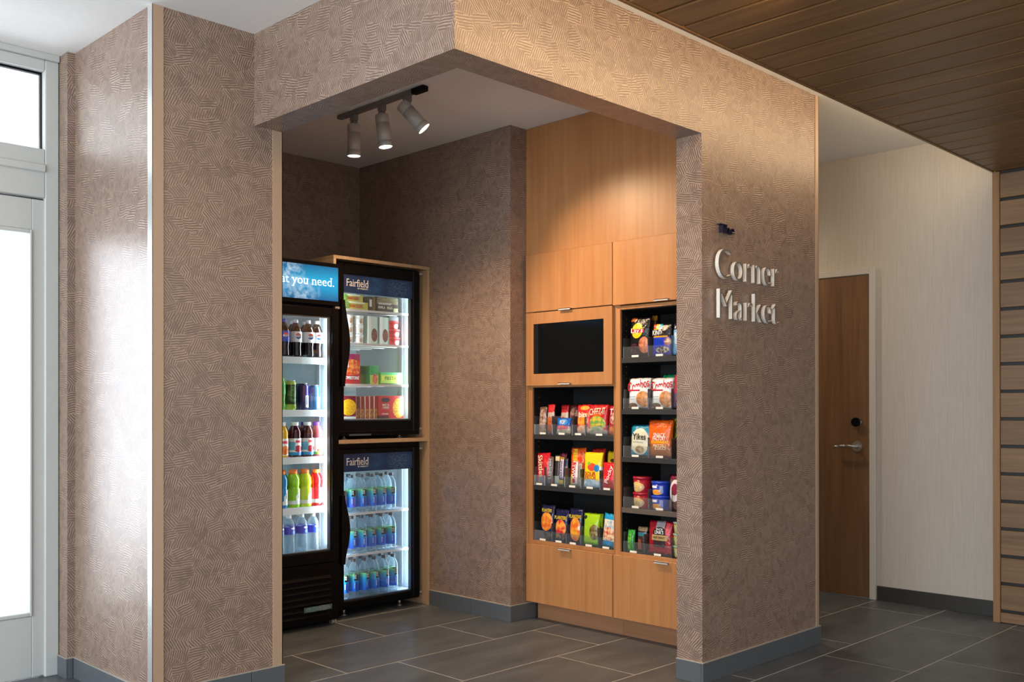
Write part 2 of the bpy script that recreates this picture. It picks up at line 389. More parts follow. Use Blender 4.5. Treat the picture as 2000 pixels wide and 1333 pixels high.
leaf.box(-1.38, -.612, YD+.012, YD+.057, 2.035, 2.176).box(-1.38, -.612, YD+.012, YD+.057, .008, .285)
lf = part('door_leaf', leaf, WHITEFRAME, ef, bevel=.003)
gb = MB().box(-.624, -.612, YD+.004, YD+.05, .285, 2.035).box(-1.38, -1.368, YD+.004, YD+.05, .285, 2.035).box(-1.368, -.624, YD+.004, YD+.05, 2.018, 2.035).box(-1.368, -.624, YD+.004, YD+.05, .285, .302)
part('glazing_bead', gb, WHITEFRAME, lf, ef, bevel=.003)
part('pane', MB().box(-1.368, -.624, YD+.03, YD+.036, .302, 2.018), GLASS, lf, ef)
part('seal', MB().box(-.545, -.5395, YD+.02, YD+.05, .008, 2.18).box(-1.468, -.5395, YD+.02, YD+.05, 2.1765, 2.1805), BLACKP, lf, ef)
struct('wall_vestibule', MB().box(-.36, -.3005, 2.237, 4.7, 0, 2.845).box(-3.0, -2.9, 2.25, 4.7, 0, 2.845), VEST)
struct('floor_vestibule_added', MB().box(-2.89, -.361, 2.255, 4.7, .0005, .004), plain('pale_added_floor', 'c9c9c6', .5))  # pale slab added to brighten the glare low on the left wall
struct('wall_entrance', MB().box(-6, -1.532, YD, YD+.09, 0, ZC), PAPER)

# ------------------------------------------------------------------ hall door (right)
hd = obj('door_2', None); hd['kind'] = 'structure'; OFF[hd.name] = (0,0,0)
f = MB().box(XD-.022, XD-.0005, .297, .338, 0, 2.12).box(XD-.022, XD-.0005, 1.265, 1.306, 0, 2.12).box(XD-.022, XD-.0005, .338, 1.265, 2.078, 2.12)
part('frame', f, plain('pale_door_frame', 'cfc8bf', .4), hd, bevel=.003)
lf2 = part('door_leaf', MB().box(XD-.014, XD-.0008, .341, 1.262, .008, 2.074), WALNUT_DOOR, hd, bevel=.002)
dk = MB().tube((XD-.014, .42, 1.13), (XD-.03, .42, 1.13), .035, n=24)
lk = part('deadbolt', dk, CHROME, lf2, hd)
part('lock_face', MB().tube((XD-.0302, .42, 1.13), (XD-.04, .42, 1.13), .031, .029, n=24), BLACKP, hd)
lv = MB().tube((XD-.014, .418, .975), (XD-.022, .418, .975), .034, n=24).tube((XD-.022, .418, .975), (XD-.06, .418, .975), .011, n=12)
for a, b in (((XD-.056, .412, .975), (XD-.06, .48, .978)), ((XD-.06, .48, .978), (XD-.058, .53, .974)), ((XD-.058, .53, .974), (XD-.052, .566, .966))): lv.tube(a, b, .0085, .0075, n=10)
part('lever_handle', lv, STEEL, lf2, hd)

# ------------------------------------------------------------------ lettering
def text_mb(s, w=None, h=None, depth=.0006, res=3, offset=0, shear=0, bold=False):
    c = bpy.data.curves.new('t', 'FONT'); c.body = s; c.extrude = .01; c.resolution_u = res; c.offset = offset; c.shear = shear; c.fill_mode = 'BOTH'
    o = bpy.data.objects.new('t', c); COL.objects.link(o)
    dg = bpy.context.evaluated_depsgraph_get(); dg.update()
    me = bpy.data.meshes.new_from_object(o.evaluated_get(dg)); 
    vs = [v.co.copy() for v in me.vertices]; fs = [list(p.vertices) for p in me.polygons]
    bpy.data.objects.remove(o); bpy.data.curves.remove(c); bpy.data.meshes.remove(me)
    x0 = min(v.x for v in vs); x1 = max(v.x for v in vs); y0 = min(v.y for v in vs); y1 = max(v.y for v in vs); z0 = min(v.z for v in vs); z1 = max(v.z for v in vs)
    sy = (h/(y1-y0)) if h else None; sx = (w/(x1-x0)) if w else None
    sx = sx or sy; sy = sy or sx
    # local: x across, -y is the front, z up; centred
    out = MB(); out.add([((v.x-(x0+x1)/2)*sx, -(v.z-z0)/(z1-z0)*depth, (v.y-(y0+y1)/2)*sy) for v in vs], fs)
    out.size = ((x1-x0)*sx, (y1-y0)*sy, y0*sy, y1*sy); return out
def turn(mb, deg):
    a = math.radians(deg); c, s_ = math.cos(a), math.sin(a)
    mb.v = [(x*c-z*s_, y, x*s_+z*c) for x, y, z in mb.v]; return mb
_tx = {}
def letter(parent, s, x, y, z, w, h, mat, rot=0, shear=0, name='lettering', offset=.01):
    k = (s, round(w or 0, 4), round(h or 0, 4), mat.name, rot, shear, offset)
    if k not in _tx: _tx[k] = turn(text_mb(s, w, h, .0008, 2, offset, shear), rot).mesh(name, mat)
    return obj(name, _tx[k], parent, (x, y, z))
INK = {n: plain('ink_'+n, h, .4) for n, h in dict(white='f4f2ec', red='c01f2a', yellow='f2d23a', navy='1c2350', black='121212', green='2c8a3a', cream='efe3c0', brown='5a3320', orange='ef7a1d', blue='1f4fb4', grey='c9cdd0').items()}

def islands(mb):
    par = list(range(len(mb.v)))
    def find(a):
        while par[a] != a: par[a] = par[par[a]]; a = par[a]
        return a
    key = {}
    for i, v in enumerate(mb.v):
        k = (round(v[0], 6), round(v[2], 6))
        if k in key: par[find(i)] = find(key[k])
        else: key[k] = i
    for f in mb.f:
        for i in f[1:]: par[find(i)] = find(f[0])
    g = {}
    for f in mb.f: g.setdefault(find(f[0]), []).append(f)
    res = []
    for fs in g.values():
        ids = sorted({i for f in fs for i in f}); mp = {i: k for k, i in enumerate(ids)}
        m = MB(); m.add([mb.v[i] for i in ids], [[mp[i] for i in f] for f in fs]); res.append(m)
    return sorted(res, key=lambda m: min(v[0] for v in m.v))
sg = thing('wall_sign', 'raised metal letters reading The Corner Market on the patterned wall', 'sign', (1.83, -.008, 1.84))
for word, xc, zc, w, h, mt, dp in (('Corner', 1.838, 1.879, .536, .134, LETTERM, .018), ('Market', 1.842, 1.696, .522, .132, LETTERM, .018), ('The', 1.643, 2.037, .118, .038, NAVY, .02)):
    mb = text_mb(word, w, h, dp, 6, -.022 if word != 'The' else -.004)
    for i, m in enumerate(islands(mb)):
        xs = [v[0] for v in m.v]; cxm = (min(xs)+max(xs))/2; zs = [v[2] for v in m.v]; zm = (min(zs)+max(zs))/2
        lm = m.mesh('letter', [mt, LETTERLIT if mt is LETTERM else mt], (cxm, 0, zm))
        for p in lm.polygons:
            if abs(p.normal.y) < .5: p.material_index = 1
        o = obj('letter', lm, sg, (xc+cxm-1.83, -.002, zc+zm-1.84))

# ------------------------------------------------------------------ track light
tk = thing('track_light', 'grey ceiling track with three cylinder spotlights inside the market niche', 'lamp', (.97, 1.65, ZC))
part('rail', MB().box(.953, .987, 1.38, 2.02, ZC-.022, ZC-.0005), RAILGREY, tk, bevel=.003)
part('power_feed', MB().box(.950, .990, 1.285, 1.38, ZC-.028, ZC-.0005), BLACKP, tk, bevel=.004)
for (hy, dx, dy, dz, yo) in ((1.885, 0, 0, -1, 0), (1.64, .06, -.12, -1, 0), (1.43, .80, -.80, -1.25, 0)):
    d = Vector((dx, dy, dz)).normalized(); q = d.to_track_quat('Z', 'Y')
    part('adapter', MB().box(.955, .985, hy-.02, hy+.02, ZC-.055, ZC-.022).box(.957, .983, hy-.016, hy+.016, ZC-.085, ZC-.057), RAILGREY, tk, bevel=.002)
    top = Vector((.97, hy, ZC-.085))-d*.012 if abs(d.z) > .9 else Vector((.97, hy, ZC-.095))-d*.045
    hm = MB().lathe([(.020,0),(.034,.003),(.036,.008),(.036,.046),(.0335,.047),(.0335,.049),(.036,.05),(.036,.142),(.0335,.143),(.0335,.147),(.037,.148),(.038,.174),(.036,.176),(.034,.170)], top, 24, 0, q, caps=False)
    hd_ = part('spot_head', hm, LAMPGREY, tk)
    part('lens', MB().lathe([(.0345,.170),(.0345,.1725),(.001,.1735)], top, 24, 0, q), LENS, hd_, tk)
    tip = top+d*.19
    light('SPOT', 'spot_beam', tip, 85 if dx > .5 else (66 if dx else 26), (1, .70, .43), aim=tip+d, spot_size=math.radians(84 if dx > .5 else (122 if dx else 122)), spot_blend=1.0, shadow_soft_size=.03)

# ------------------------------------------------------------------ cabinets
def pull(parent, yc, z, root):
    return part('handle', MB().box(XF-.016, XF-.0005, yc-.042, yc+.042, z-.0015, z+.0015).box(XF-.016, XF-.0135, yc-.042, yc+.042, z-.006, z+.0015), STEEL, parent, root)
def cabinet(name, label, ya, yb, shelves, zopen, micro):
    """ya > yb: left and right side as one faces it"""
    c = thing(name, label, 'cabinet', (2.1, (ya+yb)/2, 0), None)
    st, rt = .037, .006; z0, z1 = zopen; bk = 2.395
    cz = MB().box(XF, bk, ya-st, ya-.0005, .105, 2.11).box(XF, bk, yb+.0005, yb+rt, .105, 2.11)
    cz.box(XF+.02, bk, yb+rt, ya-st, 2.09, 2.11).box(XF+.02, bk, yb+rt, ya-st, .105, .12).box(XF, bk, yb+rt, ya-st, z1, z1+.02)
    cz.box(XF, bk, yb+rt, ya-st, z0-.02, z0)
    part('carcass', cz, MAPLE, c, bevel=.001)
    part('lining', MB().box(XF+.012, XF+.36, ya-st-.004, ya-st-.0005, z0, z1).box(XF+.012, XF+.36, yb+rt+.0005, yb+rt+.004, z0, z1).box(XF+.355, XF+.365, yb+rt, ya-st, z0, z1).box(XF+.012, XF+.36, yb+rt, ya-st, z1-.004, z1-.0005).box(XF+.012, XF+.36, yb+rt, ya-st, z0+.0005, z0+.004), BLACKIN, c)
    for z, m in shelves:
        part('shelf', MB().box(XF+.006, XF+.354, yb+rt+.0045, ya-st-.0045, z-.027, z), m, c, bevel=.001)
    pins = [z for z, m in shelves]
    pb = MB()
    zz = z0+.12
    while zz < z1-.04:
        pb.tube((XF+.05, ya-st-.004, zz), (XF+.05, ya-st-.0065, zz), .004, n=8); zz += .032
    p_ = part('pin_holes', pb, SHELFG, c); p_['kind'] = 'stuff'
    d = part('door', MB().box(XF-.018+.018, XF+.0, yb, ya, 0, 0) if False else MB().box(XF-.0185, XF-.0005, yb+.002, ya-.002, 1.775 if micro else 1.770, 2.108), MAPLE, c, bevel=.0015)
    OFFX = XF
    pl = MB().box(XF-.035, XF-.019, (ya+yb)/2-.034, (ya+yb)/2+.052, 1.777, 1.780).box(XF-.035, XF-.0325, (ya+yb)/2-.034, (ya+yb)/2+.052, 1.770, 1.780)
    part('handle', pl, PULL, d, c)
    d2 = part('door', MB().box(XF-.0185, XF-.0005, yb+.002, ya-.002, .108, .443), MAPLE, c, bevel=.0015)
    part('handle', MB().box(XF-.035, XF-.019, (ya+yb)/2-.03, (ya+yb)/2+.055, .438, .441).box(XF-.035, XF-.0325, (ya+yb)/2-.03, (ya+yb)/2+.055, .431, .441), PULL, d2, c)
    part('toe_kick', MB().box(1.975, 1.99, yb, ya-(.012 if micro else .0002), 0, .1045), MAPLE_KICK, c)
    if micro:
        y0, y1, za, zb = .889, 1.406, 1.419, 1.705
        fm = MB().box(XF-.0185, XF-.0005, y1, ya-.002, 1.352, 1.770).box(XF-.0185, XF-.0005, yb+.002, y0, 1.352, 1.770).box(XF-.0185, XF-.0005, y0, y1, zb, 1.770).box(XF-.0185, XF-.0005, y0, y1, 1.352, za)
        d3 = part('door', fm, MAPLE, c)
        part('screen', MB().box(XF-.014, XF-.002, y0+.001, y1-.001, za+.001, zb-.001), plain('dark_screen', '101214', .08), d3, c)
        part('handle', MB().box(XF-.035, XF-.019, (ya+yb)/2-.03, (ya+yb)/2+.055, 1.362, 1.365).box(XF-.035, XF-.0325, (ya+yb)/2-.03, (ya+yb)/2+.055, 1.355, 1.365), PULL, d3, c)
    return c
cabinet('tall_cabinet', 'maple snack cabinet with a dark screen above three open shelves', 1.468, .829, [(1.072, SHELFG), (.780, SHELFG)], (.463, 1.342), True)
cabinet('tall_cabinet', 'maple snack cabinet with five black open shelves and no screen', .828, .16, [(1.489, SHELFG), (1.217, SHELFG), (.965, SHELFG), (.696, SHELFB)], (.460, 1.746), False)
pn = thing('wall_panel', 'plain maple panel from the cabinet tops up to the niche ceiling', 'panel', (2.0, .8, 2.112))
part('panel', MB().box(XF, XF+.018, .16, 1.4795, 2.112, ZC-.001), MAPLE, pn)
part('filler', MB().box(XF, XF+.018, 1.469, 1.4795, .105, 2.112), MAPLE, pn)

# ------------------------------------------------------------------ coolers
def mat_liner_light(c): pass
def cooler_shell(c, x0, x1, y0, y1, z0, z1, ix0, ix1, iy1, iz0, iz1):
    b = MB().box(x0, ix0-.004, y0, y1, z0, z1).box(ix1+.004, x1, y0, y1, z0, z1).box(ix0-.004, ix1+.004, y0, y1, iz1+.004, z1).box(ix0-.004, ix1+.004, y0, y1, z0, iz0-.004).box(ix0-.004, ix1+.004, iy1+.004, y1, iz0-.004, iz1+.004)
    part('body', b, BLACK, c)
    l = MB().box(ix0-.004, ix0, y0+.001, iy1, iz0, iz1).box(ix1, ix1+.004, y0+.001, iy1, iz0, iz1).box(ix0-.004, ix1+.004, y0+.001, iy1, iz1, iz1+.004).box(ix0-.004, ix1+.004, y0+.001, iy1, iz0-.004, iz0).box(ix0-.004, ix1+.004, iy1, iy1+.004, iz0-.004, iz1+.004)
    ln = part('liner', l, LINER, c)
    for k in range(2):
        xx = ix0+(ix1-ix0)*(.3+.4*k); part('shelf_standard', MB().box(xx-.012, xx+.012, iy1-.006, iy1-.0005, iz0+.02, iz1-.02), plain('standard_grey', 'aab2b5', .4, .4), ln, c)
    for xx in (ix0+.0005, ix1-.0065): part('shelf_standard', MB().box(xx, xx+.006, y0+.10, y0+.124, iz0+.02, iz1-.02), plain('standard_grey', 'aab2b5', .4, .4), ln, c)
def door(c, x0, x1, y0, y1, z0, z1, gx0, gx1, gz0, gz1):
    f = MB().box(x0, gx0, y0, y1, z0, z1).box(gx1, x1, y0, y1, z0, z1).box(gx0, gx1, y0, y1, z0, gz0).box(gx0, gx1, y0, y1, gz1, z1)
    d = part('door', f, BLACK, c, bevel=.003)
    part('glass', MB().box(gx0, gx1, y0+.012, y0+.017, gz0, gz1), GLASS, d, c)
    s = MB().box(gx0, gx0+.006, y0+.018, y1, gz0, gz1).box(gx1-.006, gx1, y0+.018, y1, gz0, gz1).box(gx0, gx1, y0+.018, y1, gz0, gz0+.006).box(gx0, gx1, y0+.018, y1, gz1-.006, gz1)
    part('gasket', s, plain('gasket_grey', '2a3336', .5), d, c)
    return d
def strips(c, root, xs, y, z0, z1, facing, power):
    for x, fx in zip(xs, facing):
        part('light_strip', MB().box(x-.006, x+.006, y, y+.012, z0, z1), plain('led_diffuser', 'eaf8ff', .3, emit=2.2), c, root)
        light('AREA', 'cooler_strip_light', (x+.012*fx, y+.016, (z0+z1)/2), power, (.84, .97, 1), aim=(x+fx*.35, y+.45, (z0+z1)/2), shape='RECTANGLE', size=.03, size_y=z1-z0)

# wooden surround of the two stacked coolers
en = thing('cooler_surround', 'thin maple surround and mid shelf around the two stacked glass door coolers', 'shelving', (1.41, 2.5, 0))
ED = wood('pale_edge_maple', 'a58664', 'b39472', 'c0a382', 2, .45)
part('side_panel', MB().box(1.751, 1.769, 2.185, 2.905, .001, 2.083), ED, en)
part('side_panel', MB().box(1.047, 1.065, 2.185, 2.905, .001, 2.083), ED, en)
part('top_panel', MB().box(1.047, 1.769, 2.185, 2.905, 2.0835, 2.102), ED, en)
part('shelf', MB().box(1.0655, 1.7505, 2.185, 2.905, 1.018, 1.040), ED, en)

BANNER = zmat('navy_banner', '17335f', [('c', .80, .5, .2, .7, '4a6890', 9), ('c', .42, .6, .2, .7, '1f5080', 2)], .25)
def serif(word, w, h, mat, name='lettering'):
    """narrow roman lettering: plain glyphs with slab serifs at the stems"""
    c = text_mb(word, w, h, .0008, 3, -.006); ser = {}
    for m in islands(c):
        xs = [v[0] for v in m.v]; zs = [v[2] for v in m.v]; a, b, lo, hi = min(xs), max(xs), min(zs), max(zs)
        if hi-lo < h*.3: continue
        t = h*.045; e_ = h*.07; st = h*.12
        for z in (lo, hi-t):
            pts = [v[0] for v in m.v if abs(v[2]-(lo if z == lo else hi)) < h*.004]
            if len(pts) < 2: continue
            pts.sort(); grp = [[pts[0], pts[0]]]
            for p in pts[1:]:
                if p-grp[-1][1] > h*.14: grp.append([p, p])
                else: grp[-1][1] = p
            for g0, g1 in grp:
                if g1-g0 > h*.03 and g1-g0 < h*.2: c.box(g0-e_, g1+e_, -.0008, 0, z, z+t)
    return c if name is None else c.mesh(name, mat)
FAIR = serif('Fairfield', .155, .043, INK['white'])
def small_cooler(name, label, grip, z0, gz0, gz1, bz, door_z, legs_z, body_z1, iz0, iz1):
    c = thing(name, label, 'cooler', (1.41, 2.5, z0))
    cooler_shell(c, 1.075, 1.738, 2.252, 2.88, door_z[0]-.025, body_z1, 1.125, 1.690, 2.84, iz0, iz1)
    d = door(c, 1.088, 1.706, 2.205, 2.249, door_z[0], door_z[1], 1.135, 1.655, gz0, gz1)
    bn = part('banner', MB().box(1.136, 1.654, 2.2125, 2.2165, bz, gz1-.001), BANNER, d, c)
    # lettering and small sub-line on the banner
    zc = bz+(gz1-bz)*.56; off = OFF[c.name]
    obj('lettering', FAIR, d, (1.235-off[0], 2.2115-off[1], zc-off[2]))
    obj('lettering', _sub, d, (1.275-off[0], 2.2115-off[1], zc-.031-off[2]))
    # bowed pull handle on the hinge-free side
    zc_, hl = grip; n_ = 14; h = MB(); prof = [(1.105, zc_-hl/2)]+[(1.128+.036*math.sin(math.pi*k/n_)**1.6, zc_-hl/2+hl*k/n_) for k in range(n_+1)]+[(1.105, zc_+hl/2)]
    m_ = len(prof); h.add([(x, 2.186, z) for x, z in prof]+[(x, 2.2045, z) for x, z in prof], [list(range(m_)), list(range(m_, 2*m_))[::-1]]+[(k, k+m_, (k+1) % m_+m_, (k+1) % m_) for k in range(m_)])
    part('handle', h, BLACKP, d, c)
    part('hinge', MB().box(1.706, 1.73, 2.21, 2.245, door_z[1]-.018, door_z[1]-.006).tube((1.722, 2.209, door_z[1]-.012), (1.722, 2.204, door_z[1]-.012), .006, n=10), STEEL, c)
    part('hinge', MB().box(1.706, 1.73, 2.21, 2.245, door_z[0]+.006, door_z[0]+.018).tube((1.722, 2.209, door_z[0]+.012), (1.722, 2.204, door_z[0]+.012), .006, n=10), STEEL, c)
    part('edge_strip', MB().box(1.7085, 1.713, 2.222, 2.249, door_z[0]+.03, door_z[1]-.03), STEEL, c)
    for lx in (1.20, 1.62):
        for ly in (2.30, 2.80): part('leg', MB().tube((lx, ly, legs_z), (lx, ly, legs_z+.006), .016, n=12).tube((lx, ly, legs_z+.006), (lx, ly, door_z[0]-.0255), .009, n=10), STEEL, c)
    strips(c, c, (1.6805,), 2.256, iz0+.02, iz1-.03, (-1,), 2.0)
    strips(c, c, (1.1345,), 2.256, iz0+.02, iz1-.03, (1,), 1.5)
    return c
_sub = text_mb('BY MARRIOTT', .075, .0085, .0006, 2).mesh('lettering', INK['white'])
ca = small_cooler('glass_door_cooler', 'upper black glass-door cooler in the maple surround, stocked with boxed frozen food', (1.60, .50), 1.041, 1.150, 2.005, 1.897, (1.085, 2.068), 1.0405, 2.078, 1.160, 2.02)
cb_ = small_cooler('glass_door_cooler', 'lower black glass-door cooler standing on the floor, stocked with rows of water bottles', (.52, .40), 0, .100, .958, .852, (.068, .985), .0005, 1.012, .098, .965)
def wire_shelf(c, x0, x1, y0, y1, z, rail=0, n=16):
    m = MB().box(x0, x1, y0, y0+.006, z-.013, z)
    m.box(x0, x1, y1-.006, y1, z-.008, z)
    for i in range(n+1):
        x = x0+.004+(x1-x0-.008)*i/n; m.box(x-.0018, x+.0018, y0+.006, y1-.006, z-.004, z)
    for k in range(3):
        y = y0+(y1-y0)*(k+1)/4; m.box(x0, x1, y-.002, y+.002, z-.0085, z-.0042)
    s = part('wire_shelf', m, WHITE, c)
    if rail: part('price_rail', MB().box(x0, x1, y0-.004, y0-.0005, z-rail, z+.002), plain('pale_rail', 'dfe9ec', .3), s, c)
    return s
for z in (1.812, 1.612, 1.368): wire_shelf(ca, 1.127, 1.688, 2.275, 2.80, z)
for z in (.600, .356): wire_shelf(cb_, 1.127, 1.688, 2.275, 2.80, z)

part('name_plate', MB().box(1.20, 1.36, 2.244, 2.251, 1.0605, 1.0715), plain('plate_blue_grey', '6d7c8c', .25, .6), ca)

# tall drinks cooler on the left
ct = thing('drinks_cooler', 'tall black drinks cooler with a lit blue header sign', 'cooler', (.70, 2.5, 0))
cooler_shell(ct, .372, 1.043, 2.165, 2.85, .395, 2.040, .425, 1.012, 2.80, .405, 1.765)
dd = door(ct, .385, 1.035, 2.115, 2.160, .362, 1.785, .432, .990, .425, 1.738)
part('header_box', MB().box(.372, 1.043, 2.118, 2.163, 1.800, 2.040), BLACK, ct, bevel=.004)
SIGN = zmat('lit_blue_sign', [(0, '06538f'), (.35, '0a80bd'), (.62, '0f86c2'), (1, '0a5288')], [('c', .46, .75, .20, .5, '9cc0e2', 5), ('c', .60, .22, .22, .45, '86aed4', 6)], .3, emit=.42)
hs = part('sign_panel', MB().box(.395, 1.028, 2.1135, 2.1175, 1.826, 2.016), SIGN, ct)
LITW = plain('lit_white_letters', 'e4fbff', .3, emit=1.1)
_hd = serif('at you need.', .345, .062, LITW, None)
_cl = []
for m in islands(_hd):                                      # serifs join the stem they touch: each letter is a piece of its own
    a, b = min(v[0] for v in m.v), max(v[0] for v in m.v)
    if _cl and a < _cl[-1][1]-.0005: _cl[-1] = [_cl[-1][0], max(b, _cl[-1][1]), _cl[-1][2].add(m.v, m.f)]
    else: _cl.append([a, b, m])
for a, b, m in _cl: obj('letter', m.mesh('letter', LITW), hs, (.826-.70, 2.1125-2.5, 1.922))
part('hinge', MB().box(1.012, 1.042, 2.118, 2.15, 1.787, 1.798).tube((1.028, 2.117, 1.79), (1.028, 2.112, 1.79), .006, n=10), STEEL, ct)
part('edge_strip', MB().box(1.0355, 1.039, 2.13, 2.158, .40, 1.75), plain('dark_steel', '565a5e', .3, .8), ct)
gr = part('grille', MB().box(.385, 1.043, 2.130, 2.163, .030, .358).box(.385, 1.036, 2.163, 2.30, .030, .358).box(.40, 1.03, 2.30, 2.80, .03, .390), BLACK, ct, bevel=.002)
for k in range(7):
    z = .062+.034*k
    part('louver', MB().add([(.43, 2.129, z), (.985, 2.129, z), (.985, 2.117, z+.006), (.43, 2.117, z+.006), (.43, 2.129, z+.022), (.985, 2.129, z+.022), (.985, 2.119, z+.009), (.43, 2.119, z+.009)], [(0,1,2,3),(3,2,6,7),(7,6,5,4),(0,3,7,4),(1,5,6,2),(0,4,5,1)]), BLACKP, gr, ct)
pl_ = part('label_plate', MB().box(.80, .985, 2.113, 2.1162, .098, .126), zmat('teal_label', '4d6468', [('n', .3, .5, .25, .5, '4d6468', '6c9a94', 12), ('n', .7, .5, .25, .5, '55686c', '8b989b', 12)], .3), gr, ct)
for x in (.42, 1.015):
    for y in (2.155, 2.78):
        part('caster', MB().tube((x-.011, y, .0155), (x+.011, y, .0155), .015, n=14).box(x-.014, x+.014, y-.012, y+.012, .022, .0295), plain('caster_grey', '8f8f8d', .4), ct)
for z in (1.508, 1.213, .950, .669): wire_shelf(ct, .427, 1.010, 2.205, 2.76, z, .036)
strips(ct, ct, (1.003,), 2.168, .45, 1.74, (-1,), 3.2)
strips(ct, ct, (.434,), 2.168, .45, 1.74, (1,), 1.8)

# ------------------------------------------------------------------ bottles, cans and boxes
def at(name, mesh_parts, label, cat, loc, group=None, rz=0):
    t = thing(name, label, cat, loc, group, rz)
    for n, me in mesh_parts: obj(n, me, t)
    return t
def ring(r0, r1, z0, z1, n=18): return MB().lathe([(r0, z0), (r1, z1)], (0,0,0), n, caps=False)
def bottle_meshes(h, r, body_prof, body_mat, cap_mat, label_mat, lz, cap_r=.0145, cap_h=.018, n=18, lr=None):
    b = MB().lathe([(a*r, z*h) for a, z in body_prof], (0,0,0), n).mesh('bottle_body', body_mat)
    c = MB().lathe([(cap_r*.96, h-cap_h), (cap_r, h-cap_h+.002), (cap_r, h-.002), (cap_r*.9, h)], (0,0,0), n).mesh('cap', cap_mat)
    out = [('bottle_body', b), ('cap', c)]
    if label_mat is not None:
        z0, z1 = lz[0]*h, lz[1]*h; q = (lr or 1.0)*r+.0008
        out.append(('label', MB().lathe([(q, z0), (q+.0003, (z0+z1)/2), (q, z1)], (0,0,0), n, caps=False).mesh('label', label_mat)))
    return out
SODA = [(.80,0),(.95,.02),(1,.06),(.97,.20),(.93,.28),(1,.36),(1,.66),(.93,.74),(.62,.86),(.40,.91),(.38,.925)]
WATERP = [(.85,0),(.97,.015),(1,.05),(.96,.10),(1,.15),(.95,.2),(1,.26),(.95,.31),(1,.37),(.93,.43),(1,.5),(1,.7),(.9,.79),(.6,.88),(.42,.92),(.40,.925)]
LIFEP = [(.85,0),(.98,.015),(1,.04),(1,.66),(.94,.74),(.74,.82),(.48,.87),(.42,.9),(.42,.925)]
SPORT = [(.86,0),(.97,.02),(1,.06),(1,.3),(.98,.52),(.90,.56),(.98,.6),(1,.68),(.95,.78),(.78,.86),(.62,.9),(.60,.91)]
JUICE = [(.85,0),(.97,.02),(1,.06),(1,.55),(.96,.6),(1,.66),(.96,.74),(.78,.83),(.62,.88),(.60,.90)]
COLA = plain('dark_cola', '15090a', .08); WATER = clear_plastic('clear_bottle_water', (.86, .95, 1, 1), lin('c4dbe6'), .10)
LEMON = clear_plastic('clear_lemon_soda', (.72, .95, .6, 1), lin('7bbf5a'), .35)
def capm(h): return plain('cap_'+h, h, .35)
def cyl_text(parent, s, x, y, z, w, h, mat, rot=0, name='lettering'): return letter(parent, s, x, y, z, w, h, mat, rot, 0, name)
EMB_R = MB().lathe([(.0165, 0), (.0001, .0006)], (0,0,0), 20, 0, Vector((0,-1,0)).to_track_quat('Z','Y'), caps=False).mesh('emblem', zmat('round_emblem', 'f4f4f4', [('r', 0, 1, .64, 1, 'd8202c'), ('r', 0, 1, 0, .36, '17449c')]))
HALF = ['left half hidden', '']
def row(fn, xs, y, z, label, cat, group, jit=.0):
    res = []
    for i, x in enumerate(xs):
        t = fn(i); t.location = (x, y+random.uniform(-jit, jit), z); res.append(t)
    return res
_protos = {}
def proto(key, name, parts_fn):
    """first call builds the thing, later calls copy it with its parts"""
    if key not in _protos:
        t = obj(name, None); t.empty_display_size = .05
        for n, me in parts_fn(): obj(n, me, t)
        _protos[key] = [t, False]
    p = _protos[key]
    if not p[1]: p[1] = True; return p[0]
    return dup(p[0])
def put(key, name, parts_fn, loc, label, cat, group, rz=0, extra=None):
    first = key not in _protos
    t = proto(key, name, parts_fn); t.location = loc; t.rotation_euler = (0, 0, rz)
    if first and extra: extra(t)
    return tag(t, label, cat, group)

GD = 'drinks in the tall cooler'
# top shelf: cola
for i, (x, key, cap, lab) in enumerate(((.752, 'a', '1c3fb0', '1b3fae'), (.832, 'b', 'd9dde0', 'dfe3e7'), (.915, 'b', 'd9dde0', 'dfe3e7'), (.973, 'b', 'd9dde0', 'dfe3e7'))):
    def ex(t): 
        obj('emblem', EMB_R, t, (.006, -.0355, .118))
        letter(t, 'PEPSI', .006, -.0368, .118, .023, .0058, INK['navy'])
    put('cola'+key, 'soda_bottle', lambda: bottle_meshes(.212, .0345, SODA, COLA, capm(cap), plain('cola_label_'+lab, lab, .3), (.40, .68)),
        (x, 2.245, 1.5085), ('blue-labelled cola bottle with a blue cap on the top shelf of the tall cooler' if i == 0 else '%s pale-labelled cola bottle from the left on the top shelf of the tall cooler' % ORD[i-1]), 'bottle', GD, -.3, ex)
for i, x in enumerate((.79, .872, .953)):
    put('colab', 'soda_bottle', None, (x, 2.335, 1.5085), '%s cola bottle from the left in the rear row of the tall cooler top shelf' % ORD[i], 'bottle', GD)
# second shelf: lemon soda bottle and cans
put('lemon', 'soda_bottle', lambda: bottle_meshes(.218, .033, SODA, LEMON, capm('6cc04a'), plain('lime_label', '3ea63e', .3), (.40, .68)), (.728, 2.245, 1.2135), 'green lemon soda bottle at the left of the can shelf in the tall cooler', 'bottle', GD)
def can_parts(h, r, m):
    def f():
        b = MB().lathe([(r*.80, 0), (r*.84, .002), (r, .010), (r, h-.016), (r*.82, h-.003)], (0,0,0), 20).mesh('can_body', m)
        tp = MB().lathe([(r*.81, h-.004), (r*.83, h-.001), (r*.80, h), (r*.76, h-.002), (.001, h-.003)], (0,0,0), 20, caps=False).box(-.006, .006, -.016, .004, h-.003, h-.0015).mesh('can_lid', STEEL)
        return [('can_body', b), ('can_lid', tp)]
    return f
CANG = zmat('green_black_can', '233a1c', [('r', 0, 1, 0, .2, '8fae3a'), ('r', 0, 1, .88, 1, '9cae4c'), ('n', .5, .55, .45, .28, '1d2a1a', '5f8a3a', 8)], .28)
CANB = zmat('dark_blue_can', '1c2256', [('r', .45, 1, .1, .55, 'c9cfdd'), ('r', .5, .95, .55, .92, '2a39b0'), ('r', .55, .7, .2, .5, '2a39b0')], .25)
